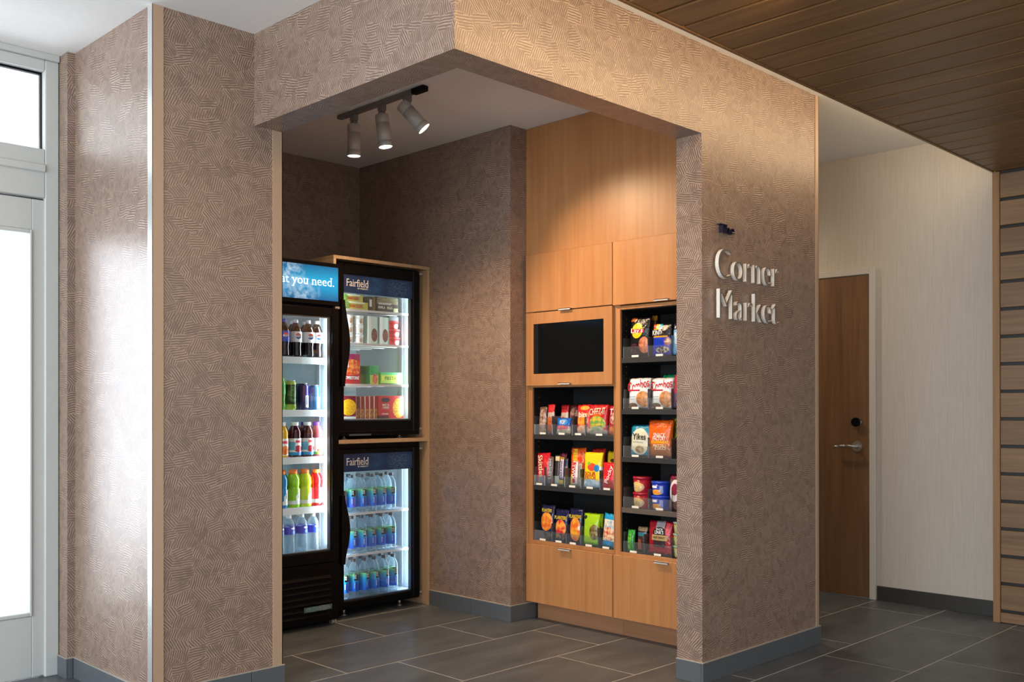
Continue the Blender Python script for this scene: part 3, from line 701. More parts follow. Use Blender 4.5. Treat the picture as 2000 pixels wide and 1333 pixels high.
CANC = zmat('cyan_can', '2d5f8c', [('r', .45, 1, .05, .55, '9fd0dc'), ('r', .5, .95, .55, .95, '1fa0c8')], .25)
cx = [(.797, CANG, .165, .033, 'tall green and black drink can'), (.880, CANB, .152, .0315, 'dark blue and silver drink can'), (.958, CANC, .142, .030, 'cyan and silver drink can')]
for i, (x, m, h, r, nm) in enumerate(cx):
    put('can%d' % i, 'drink_can', can_parts(h, r, m), (x, 2.245, 1.2135), nm+' in the front row of the tall cooler', 'can', GD)
    put('can%d' % i, 'drink_can', None, (x+.012, 2.318, 1.2135), nm+' in the rear row of the tall cooler', 'can', GD)
# third shelf: juices
FRUIT = zmat('fruit_label', 'eef0ee', [('r', 0, 1, .0, .18, '2f8fc4'), ('n', .55, .38, .36, .2, 'd3263a', '8c1730', 8), ('r', .3, .8, .74, .88, 'd8404f'), ('r', 0, .3, .3, .8, '68b6d4')], .3)
ORNG = zmat('orange_label', 'f2efe4', [('n', .5, .3, .4, .26, 'f09a22', 'e0561e', 8), ('r', .3, .75, .7, .86, 'd8404f')], .3)
PURP = zmat('berry_label', 'eceeee', [('r', 0, 1, .0, .16, '7ba23c'), ('n', .55, .25, .3, .15, '4f8a34', 'c23a4a', 8), ('r', .5, .85, .8, .87, '232b66')], .3)
jc = [(.742, 'yellow orange juice bottle with a white cap', 'd9a52a', 'e9eceb', ORNG), (.825, 'dark red fruit juice bottle nearest the yellow one', '3d0f18', 'e9eceb', FRUIT), (.908, 'dark red fruit juice bottle beside the purple-capped one', '3d0f18', 'e9eceb', FRUIT), (.972, 'pink berry juice bottle with a purple cap', '9c4a52', '5a36b8', PURP)]
for i, (x, nm, c, cap, lb) in enumerate(jc):
    put('j'+c, 'juice_bottle', (lambda c=c, cap=cap, lb=lb: bottle_meshes(.195, .036, JUICE, plain('juice_'+c, c, .12), capm(cap), lb, (.06, .54), .0215, .02)), (x, 2.245, .9505), nm+', front row of the tall cooler', 'bottle', GD)
    put('j'+c, 'juice_bottle', None, (x-.028, 2.325, .9505), nm+', rear row of the tall cooler', 'bottle', GD)
# fourth shelf: sport drinks
sp = [(.740, 'blue', '1d7fc0'), (.818, 'lime green', '8cc81e'), (.896, 'yellow green', 'bcd41c'), (.970, 'red', 'd8161c')]
for i, (x, nm, c) in enumerate(sp):
    lb = zmat('sport_label_'+c, 'dfe6e6', [('r', 0, .45, .3, 1, c), ('e', .25, .9, .4, .35, c), ('r', .62, .7, .45, .8, '2b2b2b'), ('r', 0, 1, 0, .07, c)], .3)
    put('s'+c, 'sport_drink_bottle', (lambda c=c, lb=lb: bottle_meshes(.206, .0375, SPORT, plain('sport_'+c, c, .1), capm('ef7d22'), lb, (.06, .5), .0235, .02)), (x, 2.25, .6695), '%s sport drink bottle with an orange cap, front row of the tall cooler' % nm, 'bottle', GD)
    put('s'+c, 'sport_drink_bottle', None, (x-.02, 2.335, .6695), '%s sport drink bottle with an orange cap, second row of the tall cooler' % nm, 'bottle', GD)
# floor of the tall cooler: water
WL = zmat('blue_water_label', '1546c8', [('r', .5, .95, .1, .45, '5f8de6'), ('e', .6, .8, .2, .12, 'f4f4f4')], .3)
for i, x in enumerate((.722, .790, .874, .950)):
    put('aq', 'water_bottle', lambda: bottle_meshes(.222, .0335, WATERP, WATER, capm('f0f2f2'), WL, (.52, .71)), (x, 2.25, .4055), '%s blue-labelled water bottle from the left at the bottom of the tall cooler' % ORD[i], 'bottle', GD)
for i, x in enumerate((.735, .83, .912)):
    put('aq', 'water_bottle', None, (x, 2.335, .4055), '%s blue-labelled water bottle from the left behind the bottom front row' % ORD[i], 'bottle', GD)

# lower cooler: three shelves of clear water bottles with a blue and green label
LW = zmat('blue_green_label', [(0, '0a68ea'), (.45, '108ef4'), (.7, '20b6ee'), (.88, '48d4c4'), (1, '9be48c')], [('r', .60, .98, .62, .98, '101418'), ('r', .70, .86, .08, .56, '2a4fd0')], .3)
def lw_extra(t):
    letter(t, 'LIFE', .0125, -.0315, .127, .014, .009, INK['white']); letter(t, 'WTR', .0125, -.0315, .114, .014, .009, INK['white'])
    letter(t, 'WATER', .010, -.0318, .070, .032, .006, INK['white'], 90)
GL = 'water bottles in the lower cooler'
for si, (z, nm) in enumerate(((.6005, 'top shelf'), (.3565, 'middle shelf'), (.0985, 'bottom'))):
    for r_, y in enumerate((2.31, 2.385)):
        for i in range(6):
            x = 1.185+.0745*i+(.02 if si == 2 else 0)+(.034 if r_ else 0)
            put('lw', 'water_bottle', lambda: bottle_meshes(.226, .032, LIFEP, WATER, capm('3a4550'), LW, (.15, .61)), (x, y+random.uniform(-.004, .004), z),
                '%s bottle from the left, %s row on the lower cooler %s' % (ORD[i], 'front' if r_ == 0 else 'rear', nm), 'bottle', GL, random.uniform(-.75, -.15), lw_extra)

# upper cooler: frozen goods
GF = 'frozen food in the upper cooler'
def carton(name, x0, x1, y0, y1, z0, h, m, label, cat='box', group=GF, letters=(), rz=0, flap=True):
    w, d = x1-x0, y1-y0
    mb = MB().box(-w/2, w/2, -d/2, d/2, 0, h)
    t = obj(name, mb.mesh('carton', m, bevel=.0012), None, ((x0+x1)/2, (y0+y1)/2, z0), rz); OFF[t.name] = (0,0,0); tag(t, label, cat, group)
    for (s, u, v, tw, th, mt) in letters: letter(t, s, (u-.5)*w, -d/2-.0004, v*h, tw, th, mt)
    if flap: obj('flap', MB().box(-w/2+.003, w/2-.003, -d/2+.004, d/2-.004, h+.0002, h+.0010).mesh('flap', m), t)
    return t
GBX = zmat('green_yellow_carton', 'b9bb58', [('r', 0, 1, .82, 1, 'e9edd8'), ('n', .1, .5, .16, .5, '6f9a44', '4d7a34', 8), ('r', .86, 1, 0, 1, 'c8c04a')], .35)
carton('food_box', 1.203, 1.380, 2.300, 2.46, 1.8125, .046, GBX, 'bottom green box with red lettering on the upper cooler top shelf', letters=[('SNACKERS', .5, .45, .10, .02, INK['red'])])
carton('food_box', 1.203, 1.345, 2.305, 2.46, 1.8602, .042, GBX, 'green box with red lettering stacked on another green box', letters=[('SNACKERS', .5, .45, .08, .018, INK['red'])])
carton('food_box', 1.386, 1.436, 2.300, 2.46, 1.8125, .086, zmat('dark_sticker_box', '33331f', [('r', .1, .45, .3, .8, 'd8dcd8'), ('r', .6, 1, 0, 1, '6e6238')], .35), 'narrow dark box with a pale sticker between green and black boxes')
carton('food_box', 1.446, 1.612, 2.300, 2.46, 1.8125, .090, zmat('black_bowl_box', '33332c', [('r', .0, 1, .55, .8, '7d7350'), ('r', .78, 1, .0, .3, 'b7b98c'), ('n', .5, .9, .5, .12, '6e6748', '8f8a68', 8)], .35), 'dark green box with white lettering on the upper cooler top shelf', letters=[('BREAKFAST', .38, .55, .10, .012, INK['white']), ('BOWL &', .22, .3, .05, .016, INK['white']), ('EGG', .6, .3, .04, .016, INK['cream'])])
TUBW = zmat('white_tub_print', 'e9ece8', [('n', .55, .45, .22, .3, 'e2c3a4', '8a5a40', 9), ('r', .3, .85, .75, .82, 'b9a79a')], .35)
def tub_parts(r, h, m, lidm):
    def f(): return [('tub_body', MB().lathe([(r*.86, 0), (r*.88, .002), (r*.97, h*.8)], (0,0,0), 22).mesh('tub_body', m)), ('lid', MB().lathe([(r, h*.78), (r*1.02, h*.8), (r*1.02, h*.97), (r*.98, h)], (0,0,0), 22).mesh('lid', lidm))]
    return f
for ci, x in enumerate((1.255, 1.331)):
    for ri in range(3):
        put('wt', 'ice_cream_tub', tub_parts(.0325, .0555, TUBW, plain('white_lid', 'dcdfe0', .35)), (x, 2.335, 1.6125+.0562*ri), '%s white ice cream tub of the %s stack in the upper cooler' % (('bottom', 'middle', 'top')[ri], ('left', 'right')[ci]), 'tub', GF)
OBX = zmat('pale_green_box', 'c3d9cc', [('r', 0, .3, 0, 1, 'ecefee'), ('r', .88, 1, 0, 1, '8fb0a4'), ('n', .62, .33, .3, .24, '5d3c30', '7d4a3e', 7)], .35)
carton('ice_cream_box', 1.385, 1.460, 2.305, 2.46, 1.6125, .168, OBX, 'left pale green upright box with a brown oval beside the white tubs')
carton('ice_cream_box', 1.472, 1.542, 2.305, 2.46, 1.6125, .168, OBX, 'right pale green upright box with a brown oval beside the red tubs')
REDT = zmat('red_tub_print', 'c8383c', [('e', .62, .42, .2, .36, 'f2d4d0'), ('n', .62, .42, .14, .22, 'f0e0da', 'c84a44', 9)], .35)
for ri in range(3):
    put('rt', 'ice_cream_tub', tub_parts(.052, .050, REDT, plain('red_lid', 'd2484a', .35)), (1.606+(-.008 if ri == 2 else 0), 2.36, 1.6125+.0507*ri), '%s red round tub of the stack in the upper cooler' % ('bottom', 'middle', 'top')[ri], 'tub', GF)
carton('ice_cream_box', 1.562, 1.640, 2.33, 2.40, 1.7652, .026, plain('slate_carton', '47525a', .4), 'flat slate grey box lying on the stack of red tubs')
carton('pizza_box', 1.180, 1.320, 2.30, 2.345, 1.3685, .178, zmat('red_pizza_box', 'b5232f', [('r', 0, 1, .82, 1, 'a02a5c'), ('n', .55, .55, .55, .27, 'ef9a4a', 'd5482a', 6), ('r', 0, .4, .55, .8, 'f0ecea'), ('r', 0, 1, 0, .29, 'b5232f')], .35), 'upright red pizza box on the third shelf of the upper cooler', letters=[('TOMBSTONE', .55, .2, .11, .02, INK['white'])])
GRN = zmat('green_red_box', '2f9f5c', [('r', 0, 1, 0, .5, 'b8c94a'), ('n', .6, .3, .3, .28, 'c23a3a', 'e07a6a', 7)], .35)
carton('food_box', 1.325, 1.400, 2.36, 2.56, 1.3685, .112, zmat('shaded_green_box', '1f5a3c', [('r', 0, 1, 0, .55, '5a7a2c')], .35), 'green box in shaded colours between the pizza box and the green red box')  # shade on the green box's side put into this darker box's colours
carton('food_box', 1.403, 1.466, 2.31, 2.50, 1.3685, .112, GRN, 'green box with red print on the third shelf of the upper cooler')
carton('food_box', 1.484, 1.655, 2.31, 2.46, 1.3685, .074, zmat('yellow_green_flat_box', 'a9cf5a', [('r', 0, 1, .82, 1, '4fbf7c'), ('r', .05, .8, .35, .72, 'dfe05a'), ('r', 0, 1, 0, .12, '5f7a4c')], .35), 'low yellow green box at the right of the third shelf', letters=[('FIESTA', .45, .53, .09, .022, INK['green'])])
carton('food_box', 1.180, 1.290, 2.30, 2.335, 1.1605, .136, zmat('yellow_pasta_box', '7a2333', [('n', .5, .5, .52, .36, 'f2c22a', 'd99a1a', 14), ('r', 0, 1, 0, .1, 'd8dbd0')], .35), 'box with a yellow pasta picture at the left of the cooler floor')
MACF = zmat('red_pasta_box', 'c0262c', [('n', .80, .46, .24, .44, 'e8b62a', 'a87a1c', 13), ('e', .28, .82, .17, .1, '2a2433'), ('r', 0, .4, 0, .12, '4a1a1e')], .35)
carton('food_box', 1.459, 1.655, 2.30, 2.322, 1.1605, .138, MACF, 'red box with a bowl of yellow pasta facing the cooler door', letters=[('MAC &', .28, .6, .05, .013, INK['white']), ('CHEESE', .28, .48, .05, .013, INK['white']), ('DINNER', .26, .2, .05, .008, INK['white'])])
for i in range(5):
    carton('food_box', 1.430-.031*i, 1.456-.031*i, 2.305+.004*i, 2.46, 1.1605, .136-.001*i, zmat('red_spine_%d' % i, ('b02a2a', '9a2626', 'a82c26', '8c2224', '7c2022')[i], [('n', .5, .25, .5, .22, 'd89a2a', '8a3a20', 9), ('r', .0, .08, 0, 1, 'e6c4ac')], .35), '%s red box spine from the right, left of the pasta box' % ORD[i])

# ------------------------------------------------------------------ snacks in the open shelves (fronts face -x)
def bag_mesh(w, h, t, m, seed=0, seal=.05, nx=10, nz=12, shrink=.06):
    rnd = random.Random(seed); vs = []; fs = []
    def P(i, j, s):
        u = i/nx; v = j/nz
        f = (max(0, 1-abs(2*u-1)**2.4))**.6; vv = min(1, max(0, (v-seal*.6)/(1-1.6*seal))); g = max(0, math.sin(math.pi*vv))**.55
        edge = (abs(v-.5)*2)**3
        y = s*t/2*f*g + (math.sin(u*math.pi*7+seed)*.0022*edge)
        x = (u-.5)*w*(1-shrink*math.sin(math.pi*v))+rnd.uniform(-.001, .001)
        z = v*h+(rnd.uniform(-.0025, .001) if j == nz else 0)
        return (x, y, z)
    for s in (-1, 1):
        k = len(vs); rnd = random.Random(seed)
        for j in range(nz+1):
            for i in range(nx+1): vs.append(P(i, j, s))
        for j in range(nz):
            for i in range(nx):
                q = [k+j*(nx+1)+i, k+j*(nx+1)+i+1, k+(j+1)*(nx+1)+i+1, k+(j+1)*(nx+1)+i]
                fs.append(q if s < 0 else q[::-1])
    me = MB(); me.add(vs, fs, 0, True); o = me.mesh('packet', m)
    bm = bmesh.new(); bm.from_mesh(o); bmesh.ops.remove_doubles(bm, verts=bm.verts, dist=.00002); bm.to_mesh(o); bm.free(); return o
GS = 'packets on the open snack shelves'
RX = -math.pi/2
TRAY = {}
def snack(name, ya, yb, z, ztop, m, label, letters=(), t=.035, x=1.937, behind=0, dz=.012, tilt=.06, roll=0, kind='bag', blabel=None, cat='snack', seed=None):
    w = ya-yb; h = ztop-z; seed = seed if seed is not None else random.randint(0, 999)
    if kind == 'bag': me = bag_mesh(w, h, t, m, seed)
    elif kind == 'bar': me = bag_mesh(w, h, t, m, seed, .035, 8, 10, .02)
    else: me = MB().box(-w/2, w/2, -t/2, t/2, 0, h).mesh('packet', m, bevel=.0015)
    o = obj(name, me, None, (x, (ya+yb)/2, z)); o.rotation_euler = (-tilt, roll, RX); o.rotation_mode = 'XYZ'
    o.rotation_euler = (Matrix.Rotation(RX, 3, 'Z') @ Matrix.Rotation(-tilt, 3, 'X') @ Matrix.Rotation(roll, 3, 'Y')).to_euler()
    tag(o, label, cat, GS)
    for L in letters:
        s, u, v, tw, th, mt = L[:6]; rot = L[6] if len(L) > 6 else 0; sh = L[7] if len(L) > 7 else 0
        uu = 2*u-1; f = (max(0, 1-abs(uu)**2.4))**.6 if kind != 'box' else 1; g = max(0, math.sin(math.pi*min(1, max(0, (v-.03)/.92))))**.55 if kind != 'box' else 1
        letter(o, s, (u-.5)*w, -t/2*f*g-.0012, v*h, tw, th, mt, rot, sh)
    prev = o
    for k in range(behind):
        c = dup(o); c.location = (x+(t*.8+.004)*(k+1), (ya+yb)/2+random.uniform(-.004, .004), z+.0001); c['label'] = (blabel or label+', behind the front one')
    return o
# ---- left cabinet, shelf 1
z = 1.0765
CLR = zmat('clear_cookie_wrap', '6e5648', [('n', .5, .5, .45, .4, '7d5040', 'b8a294', 6), ('r', 0, 1, 0, .16, 'a8905e')], .2, crinkle=.6)
snack('cookie_packet', 1.412, 1.352, z, 1.232, CLR, 'brown cookie packet in a clear crinkled wrapper at the far left of the shelf', t=.03)
REDC = zmat('red_top_packet', 'b9a596', [('r', 0, 1, .72, 1, 'c0282c'), ('n', .5, .3, .42, .28, 'd0692c', 'a8542c', 7), ('r', .84, .92, 0, .75, 'e8d8d4')], .25, crinkle=.7)
snack('cereal_bar', 1.348, 1.294, z, 1.245, REDC, 'red-topped clear bar packet beside the cookie packet', t=.03)
snack('cereal_bar', 1.290, 1.230, z, 1.243, REDC, 'red-topped clear bar packet behind the blue pastry packet', t=.03, x=1.985)
snack('candy_packet', 1.226, 1.142, z, 1.244, zmat('dark_red_packet', '5e1f26', [('n', .5, .6, .4, .3, '5e1f26', '9c8272', 6)], .3, crinkle=.7), 'dark red crinkled packet behind the blue pastry packet', t=.03, x=1.985)
snack('pastry_packet', 1.277, 1.166, z, 1.170, zmat('blue_pastry_packet', '0f58b4', [('r', 0, 1, 0, .46, 'ece4e2'), ('n', .45, .38, .4, .14, 'ef8aa0', 'e05a78', 6), ('n', .6, .16, .36, .14, 'd8c48a', 'e9e0cc', 6), ('e', .5, .72, .3, .18, '3f8ad0')], .25, crinkle=.55), 'short blue and white pastry packet with a pink tart picture', [('POP', .5, .72, .036, .022, INK['white'])], t=.028)
snack('candy_bag', 1.126, 1.020, z, 1.243, zmat('red_bites_bag', 'cf2a26', [('r', 0, 1, .6, .72, 'd8661f'), ('n', .48, .46, .36, .2, 'e8692a', 'f3a23c', 5), ('n', .5, .14, .45, .16, 'e2b08a', 'f0d0b8', 6), ('e', .55, .88, .3, .07, 'c89a3a')], .25, crinkle=.55), 'red and orange bites bag between the blue packet and cheese crackers', [('bits', .52, .66, .058, .03, INK['white'])], t=.034)
snack('cracker_bag', 1.040, .898, z, 1.243, zmat('red_cracker_bag', 'b8232c', [('n', .48, .36, .4, .26, 'e9b93a', '6fa04a', 5), ('r', 0, 1, 0, .16, 'b89a92'), ('n', .45, .12, .4, .16, '93b087', 'd8c0b0', 5), ('r', .25, .7, .62, .7, 'd85a1e')], .25, crinkle=.55), 'red cheese cracker bag with cream lettering', [('CHEEZ-IT', .5, .77, .112, .036, INK['cream'], 4, .2)], t=.034, x=1.935, behind=1, blabel='red cheese cracker bag peeking up behind the front one')
snack('cracker_bag', .897, .839, z, 1.237, zmat('red_edge_bag', 'a3202a', [('n', .6, .55, .3, .2, 'cfc0a4', 'a3202a', 6), ('n', .5, .14, .4, .15, 'f0902a', 'd85a24', 5)], .25, crinkle=.55), 'red cracker bag at the right edge beside the cabinet stile', [('T', .42, .78, .018, .034, INK['white'], 0, .2)], t=.03)
# ---- left cabinet, shelf 2
z = .7845
snack('candy_bag', 1.428, 1.322, z, .966, zmat('red_candy_bag', 'c41f30', [('n', .55, .12, .4, .13, '3a8ab0', '9a3a48', 6), ('n', .7, .6, .2, .3, 'c41f30', 'e0463c', 6)], .22, crinkle=.55), 'red fruit candy bag with cream lettering down its length', [('Skittles', .42, .58, .125, .034, INK['cream'], -86)], t=.032, roll=-.05)
snack('candy_bar', 1.344, 1.302, z, .947, zmat('brown_silver_bar', '5a4a46', [('r', .15, .85, .1, .92, '6d5c5a'), ('r', 0, 1, 0, .1, 'a04a2a')], .25), 'grey brown chocolate bar with silver lettering down its length', [("HERSHEY'S", .5, .55, .115, .022, INK['grey'], -90)], t=.018, kind='bar')
snack('candy_bar', 1.300, 1.262, z, .956, zmat('dark_bar', '3a332f', [('r', 0, 1, .8, .95, 'd8c49a'), ('r', 0, 1, 0, .3, 'a9bcb8')], .25), 'dark chocolate bar with a cream end between two other bars', t=.018, kind='bar', x=1.945)
snack('candy_bar', 1.300, 1.240, z, .968, zmat('maroon_pack', '6f1c34', [('n', .5, .8, .4, .2, '6f1c34', 'b04a64', 6)], .3, crinkle=.55), 'maroon candy pack behind the dark chocolate bar', t=.02, x=1.978)
snack('candy_bar', 1.260, 1.222, z, .948, zmat('purple_white_bar', '3c2a5e', [('r', .3, .9, .25, .9, 'd8cfe2'), ('r', .0, 1, .9, 1, 'a8873a'), ('r', .1, .9, .04, .2, 'c8b03a')], .25), 'purple and white chocolate bar with lettering down its length', [('SNICKERS', .6, .56, .10, .017, INK['brown'], -90)], t=.02, kind='bar')
snack('candy_bar', 1.220, 1.194, z, .942, zmat('steel_blue_bar', '70686c', [('r', 0, 1, 0, .25, 'a8bfe0'), ('r', 0, 1, .7, 1, '33384c')], .25), 'narrow grey blue bar left of the orange candy bag', t=.018, kind='bar')
snack('candy_bag', 1.192, 1.078, z, 1.004, zmat('orange_candy_bag', 'e0591e', [('r', .3, .5, .3, .95, 'e9a21e'), ('n', .7, .75, .25, .15, 'd8402a', 'f08a5a', 5), ('r', 0, .3, 0, .3, 'e8c24a')], .22, crinkle=.6), 'tall orange peanut butter candy bag with yellow lettering', [("REESE'S", .4, .72, .10, .03, INK['yellow'], -90)], t=.03, x=1.955)
snack('candy_bar', 1.150, 1.108, z, .928, zmat('red_white_bar', 'e4d8da', [('r', .12, .62, .15, .95, 'c02a44'), ('r', 0, 1, 0, .12, '8a9a7c')], .25), 'red and white wafer bar standing in front of the orange bag', [('TWIX', .37, .58, .085, .02, INK['white'], -90)], t=.018, kind='bar', x=1.925)
snack('candy_bar', 1.106, 1.080, z, .920, zmat('clear_bar', 'b0a8a0', [('r', .2, .8, .3, .9, '8f8a80')], .2), 'narrow pale grey bar between red white bar and yellow bag', t=.016, kind='bar', x=1.925)
snack('candy_bag', 1.074, .936, z, .982, zmat('yellow_candy_bag', 'f3cf1e', [('r', 0, 1, 0, .2, 'cfe0ea'), ('n', .46, .12, .46, .12, '9fc6de', 'dfeaf0', 6), ('e', .5, .58, .22, .11, 'e0503a'), ('e', .74, .55, .13, .1, '1f7fc4'), ('e', .34, .68, .08, .05, '7ac03a'), ('r', .86, 1, .2, .6, 'e9eef0')], .22, crinkle=.55), 'bright yellow sour candy bag with coloured candy shapes', [('SOUR', .44, .40, .075, .022, INK['red']), ('PATCH', .44, .29, .07, .022, INK['red'])], t=.034, x=1.932)
snack('candy_bag', 1.065, .965, z, 1.002, zmat('red_bag_top', 'b8281e', [], .25, crinkle=.7), 'red bag top showing above the yellow sour candy bag', t=.02, x=1.985)
snack('candy_bag', .945, .850, z, .990, zmat('dark_yellow_bag', 'd8b51c', [('e', .5, .74, .2, .05, '3a3a22'), ('r', 0, 1, .4, .52, 'e8b04a')], .25, crinkle=.55), 'mustard yellow candy bag behind the red biscuit stick packet', t=.024, x=1.972)
snack('biscuit_packet', .932, .842, z, .930, zmat('red_stick_box', 'd81f2c', [('n', .3, .3, .2, .2, 'd81f2c', 'e86a5a', 6), ('e', .6, .14, .3, .12, 'c8141c')], .22, crinkle=.6), 'red biscuit stick packet with slanted white lettering', [('Pocky', .6, .55, .10, .032, INK['white'], 70)], t=.026, x=1.925)
# ---- left cabinet, bottom shelf
z = .4675
def nav(n, c1, c2): return zmat(n, '1d1f46', [('n', .5, .52, .4, .26, c1, c2, 5), ('n', .5, .12, .45, .1, '1d2a4c', '7a6a50', 6)], .22, crinkle=.55)
snack('nut_bag', 1.404, 1.294, z, .668, nav('navy_bag_a', 'f0a23a', 'e0662c'), 'navy nut bag with yellow lettering at the far left of the bottom shelf', [('PLANTERS', .5, .84, .074, .02, INK['yellow'])], t=.034)
snack('nut_bag', 1.292, 1.186, z, .650, zmat('navy_bag_b', '1d1f46', [('n', .5, .42, .36, .26, 'd82a34', 'f0a23a', 4), ('n', .5, .16, .4, .1, 'b08a58', '2a2a4a', 6)], .22, crinkle=.55), 'navy nut bag with a red patch, second from the left', [('PLANTERS', .5, .74, .09, .02, INK['yellow'])], t=.034, behind=1, blabel='navy nut bag behind the one with a red patch')
snack('nut_bag', 1.184, 1.082, z, .662, zmat('navy_bag_c', '1d1f46', [('n', .52, .4, .36, .34, 'f2a834', 'e8702a', 4), ('e', .82, .45, .1, .06, 'e8e6ee')], .22, crinkle=.55), 'navy nut bag with an orange patch, third from the left', [('PLANTERS', .5, .77, .088, .02, INK['yellow'])], t=.034)
snack('snack_bag', 1.080, .962, z, .642, zmat('lime_bag', '9ecb1e', [('e', .14, .87, .1, .06, '2a2e14'), ('n', .72, .42, .26, .24, '5a4a28', '8a7a4a', 7), ('r', 0, 1, 0, .1, '7ab82a')], .22, crinkle=.55), 'lime green snack bag with a brown nut picture', t=.034, behind=1, blabel='lime green snack bag just behind the front one')
snack('snack_bag', .946, .846, z, .652, zmat('blue_cream_bag', 'e6d6bc', [('r', 0, 1, .82, 1, '1f9ad0'), ('n', .5, .66, .42, .13, '8ab0c8', 'e8d8c0', 6), ('n', .5, .4, .42, .2, 'c8502c', 'f0d0a8', 8), ('r', 0, 1, 0, .2, '2a86b0'), ('e', .5, .14, .2, .08, '18a0d8')], .22, crinkle=.55), 'blue and cream cereal snack bag at the right end of the bottom shelf', t=.034, roll=.06)
# ---- right cabinet
z = 1.4935
snack('chips_bag', .764, .621, z, 1.708, zmat('black_chips_bag', '17161a', [('e', .42, .64, .25, .19, 'f0c81c'), ('r', .14, .72, .58, .68, 'c41f26'), ('n', .74, .28, .22, .2, 'a8502c', 'd8855a', 5), ('n', .3, .2, .25, .12, '17161a', '5a2a2c', 6), ('r', 0, .35, .88, .97, 'b05a1c')], .2, crinkle=.7), 'black potato chips bag with a yellow disc and red ribbon', [("Lay's", .43, .63, .075, .034, INK['white'])], t=.045, x=1.945)
snack('chips_bag', .758, .616, z, 1.716, zmat('dark_bag_top', '3a2a1c', [('r', 0, 1, .86, .97, 'a8741c')], .25, crinkle=.7), 'dark chips bag top showing behind the black bag', t=.03, x=1.985)
snack('granola_bag', .609, .480, z, 1.664, zmat('blue_granola_bag', '1636b4', [('r', 0, 1, .56, 1, '14141c'), ('r', .05, .5, .8, .97, 'e8c23a'), ('r', .05, .2, .82, .97, 'd8482a'), ('r', .35, .5, .8, .97, '2aa0b8'), ('r', .05, .8, .55, .6, 'c8901c'), ('n', .8, .42, .15, .12, 'd8c0a0', '8a3a30', 8), ('n', .55, .18, .32, .1, 'e8d4a0', '2a2a5a', 8)], .25, crinkle=.6), 'black and blue granola bag with a square of colour stripes', [('KIND', .3, .7, .055, .026, INK['white'])], t=.036, x=1.937)
snack('snack_bag', .480, .400, z, 1.656, zmat('pale_blue_bag', '1c2038', [('r', 0, 1, 0, .8, '7fb4d8'), ('r', .2, .7, .35, .7, 'c8dcec')], .25, crinkle=.55), 'pale blue snack bag beside the granola bag near the pillar', t=.03)
z = 1.2215
def combo(n): return zmat(n, 'e4e8ec', [('n', .72, .3, .28, .26, 'b87038', 'd89a5c', 5), ('r', .1, .6, .56, .61, 'b0203a'), ('n', .25, .1, .22, .08, '5a6a3a', '9a4a3a', 6), ('r', .05, .42, .36, .39, '8fb0c0'), ('r', .05, .42, .29, .31, 'a8c0cc')], .22, crinkle=.55)
snack('cracker_bag', .770, .621, z, 1.382, combo('white_snack_bag_a'), 'white stuffed cracker bag with dark red lettering, left one', [('Combos', .5, .77, .140, .050, INK['red'], 12, .15)], t=.04, x=1.942)
snack('cracker_bag', .618, .478, z, 1.380, combo('white_snack_bag_b'), 'white stuffed cracker bag with dark red lettering, right one', [('Combos', .5, .77, .132, .048, INK['red'], 8, .15)], t=.04, x=1.942)
snack('snack_bag', .590, .480, z, 1.402, zmat('green_bag_top', '1f8a54', [('r', 0, 1, .0, .8, '2a9a64')], .25, crinkle=.7), 'green bag top behind the right white cracker bag', t=.03, x=1.99)
snack('snack_bag', .476, .40, z, 1.395, zmat('red_grey_bag', 'b0283c', [('r', 0, 1, .0, .45, '6a5068')], .25, crinkle=.55), 'red bag beside the white cracker bags near the pillar', t=.035)
z = .9695
snack('popcorn_bag', .756, .618, z, 1.136, zmat('teal_cream_bag', '1a86a8', [('e', .5, .46, .43, .42, 'd8d6bc'), ('r', .07, .93, .2, .62, 'd8d6bc'), ('n', .52, .22, .2, .12, '8a6a4a', 'c0b090', 6), ('r', .2, .7, .42, .46, '9ab0a8'), ('r', .85, 1, 0, .3, '10607c')], .25, crinkle=.5), 'teal popcorn bag with a cream arch and dark script', [('Yikes', .5, .62, .085, .034, INK['black'])], t=.04, x=1.942)
snack('pretzel_bag', .640, .478, z, 1.165, zmat('orange_pretzel_bag', 'df6418', [('n', .5, .9, .48, .1, 'df6418', 'c84a14', 5), ('r', .2, .85, .36, .43, 'e8a01c'), ('n', .55, .1, .4, .12, 'b8702c', 'd89a58', 5), ('r', 0, 1, .0, .34, 'b0622c')], .2, crinkle=.6), 'glossy orange pretzel bag with white lettering', [('SNACK', .55, .58, .075, .022, INK['white']), ('FACTORY', .55, .49, .08, .02, INK['white']), ('PRETZELS', .56, .30, .08, .015, INK['cream']), ('& SAUCE', .58, .23, .07, .015, INK['cream'])], t=.045, x=1.937)
snack('snack_bag', .520, .40, z+.0005, 1.174, zmat('yellow_green_bag', 'c8c83a', [('n', .45, .62, .3, .2, '3a3a20', 'c8c83a', 5), ('r', 0, 1, 0, .45, '5a1c30')], .22, crinkle=.55), 'yellow green bag leaning behind the orange pretzel bag', t=.03, x=1.988)
z = .6985
CUPR = zmat('red_cup', 'a31c2e', [('n', .45, .4, .4, .38, 'e8c26a', 'c8a878', 6), ('r', 0, .2, .2, .7, 'd8c8d8')], .3)
CUPB = zmat('blue_cup', '1c3cae', [('n', .5, .26, .35, .22, 'f0921e', 'f6b04a', 4), ('r', .15, .55, .6, .8, 'e8ecf4'), ('r', .7, .85, .2, .8, '8a9cd8')], .3)
def cup_parts(r, h, m, lid):
    def f(): return [('cup_body', MB().lathe([(r*.84, 0), (r*.86, .002), (r*.96, h*.86)], (0,0,0), 22).mesh('cup_body', m)), ('lid', MB().lathe([(r, h*.85), (r*1.02, h*.87), (r*1.02, h*.97), (r*.97, h-.0006)], (0,0,0), 22).mesh('lid', lid))]
    return f
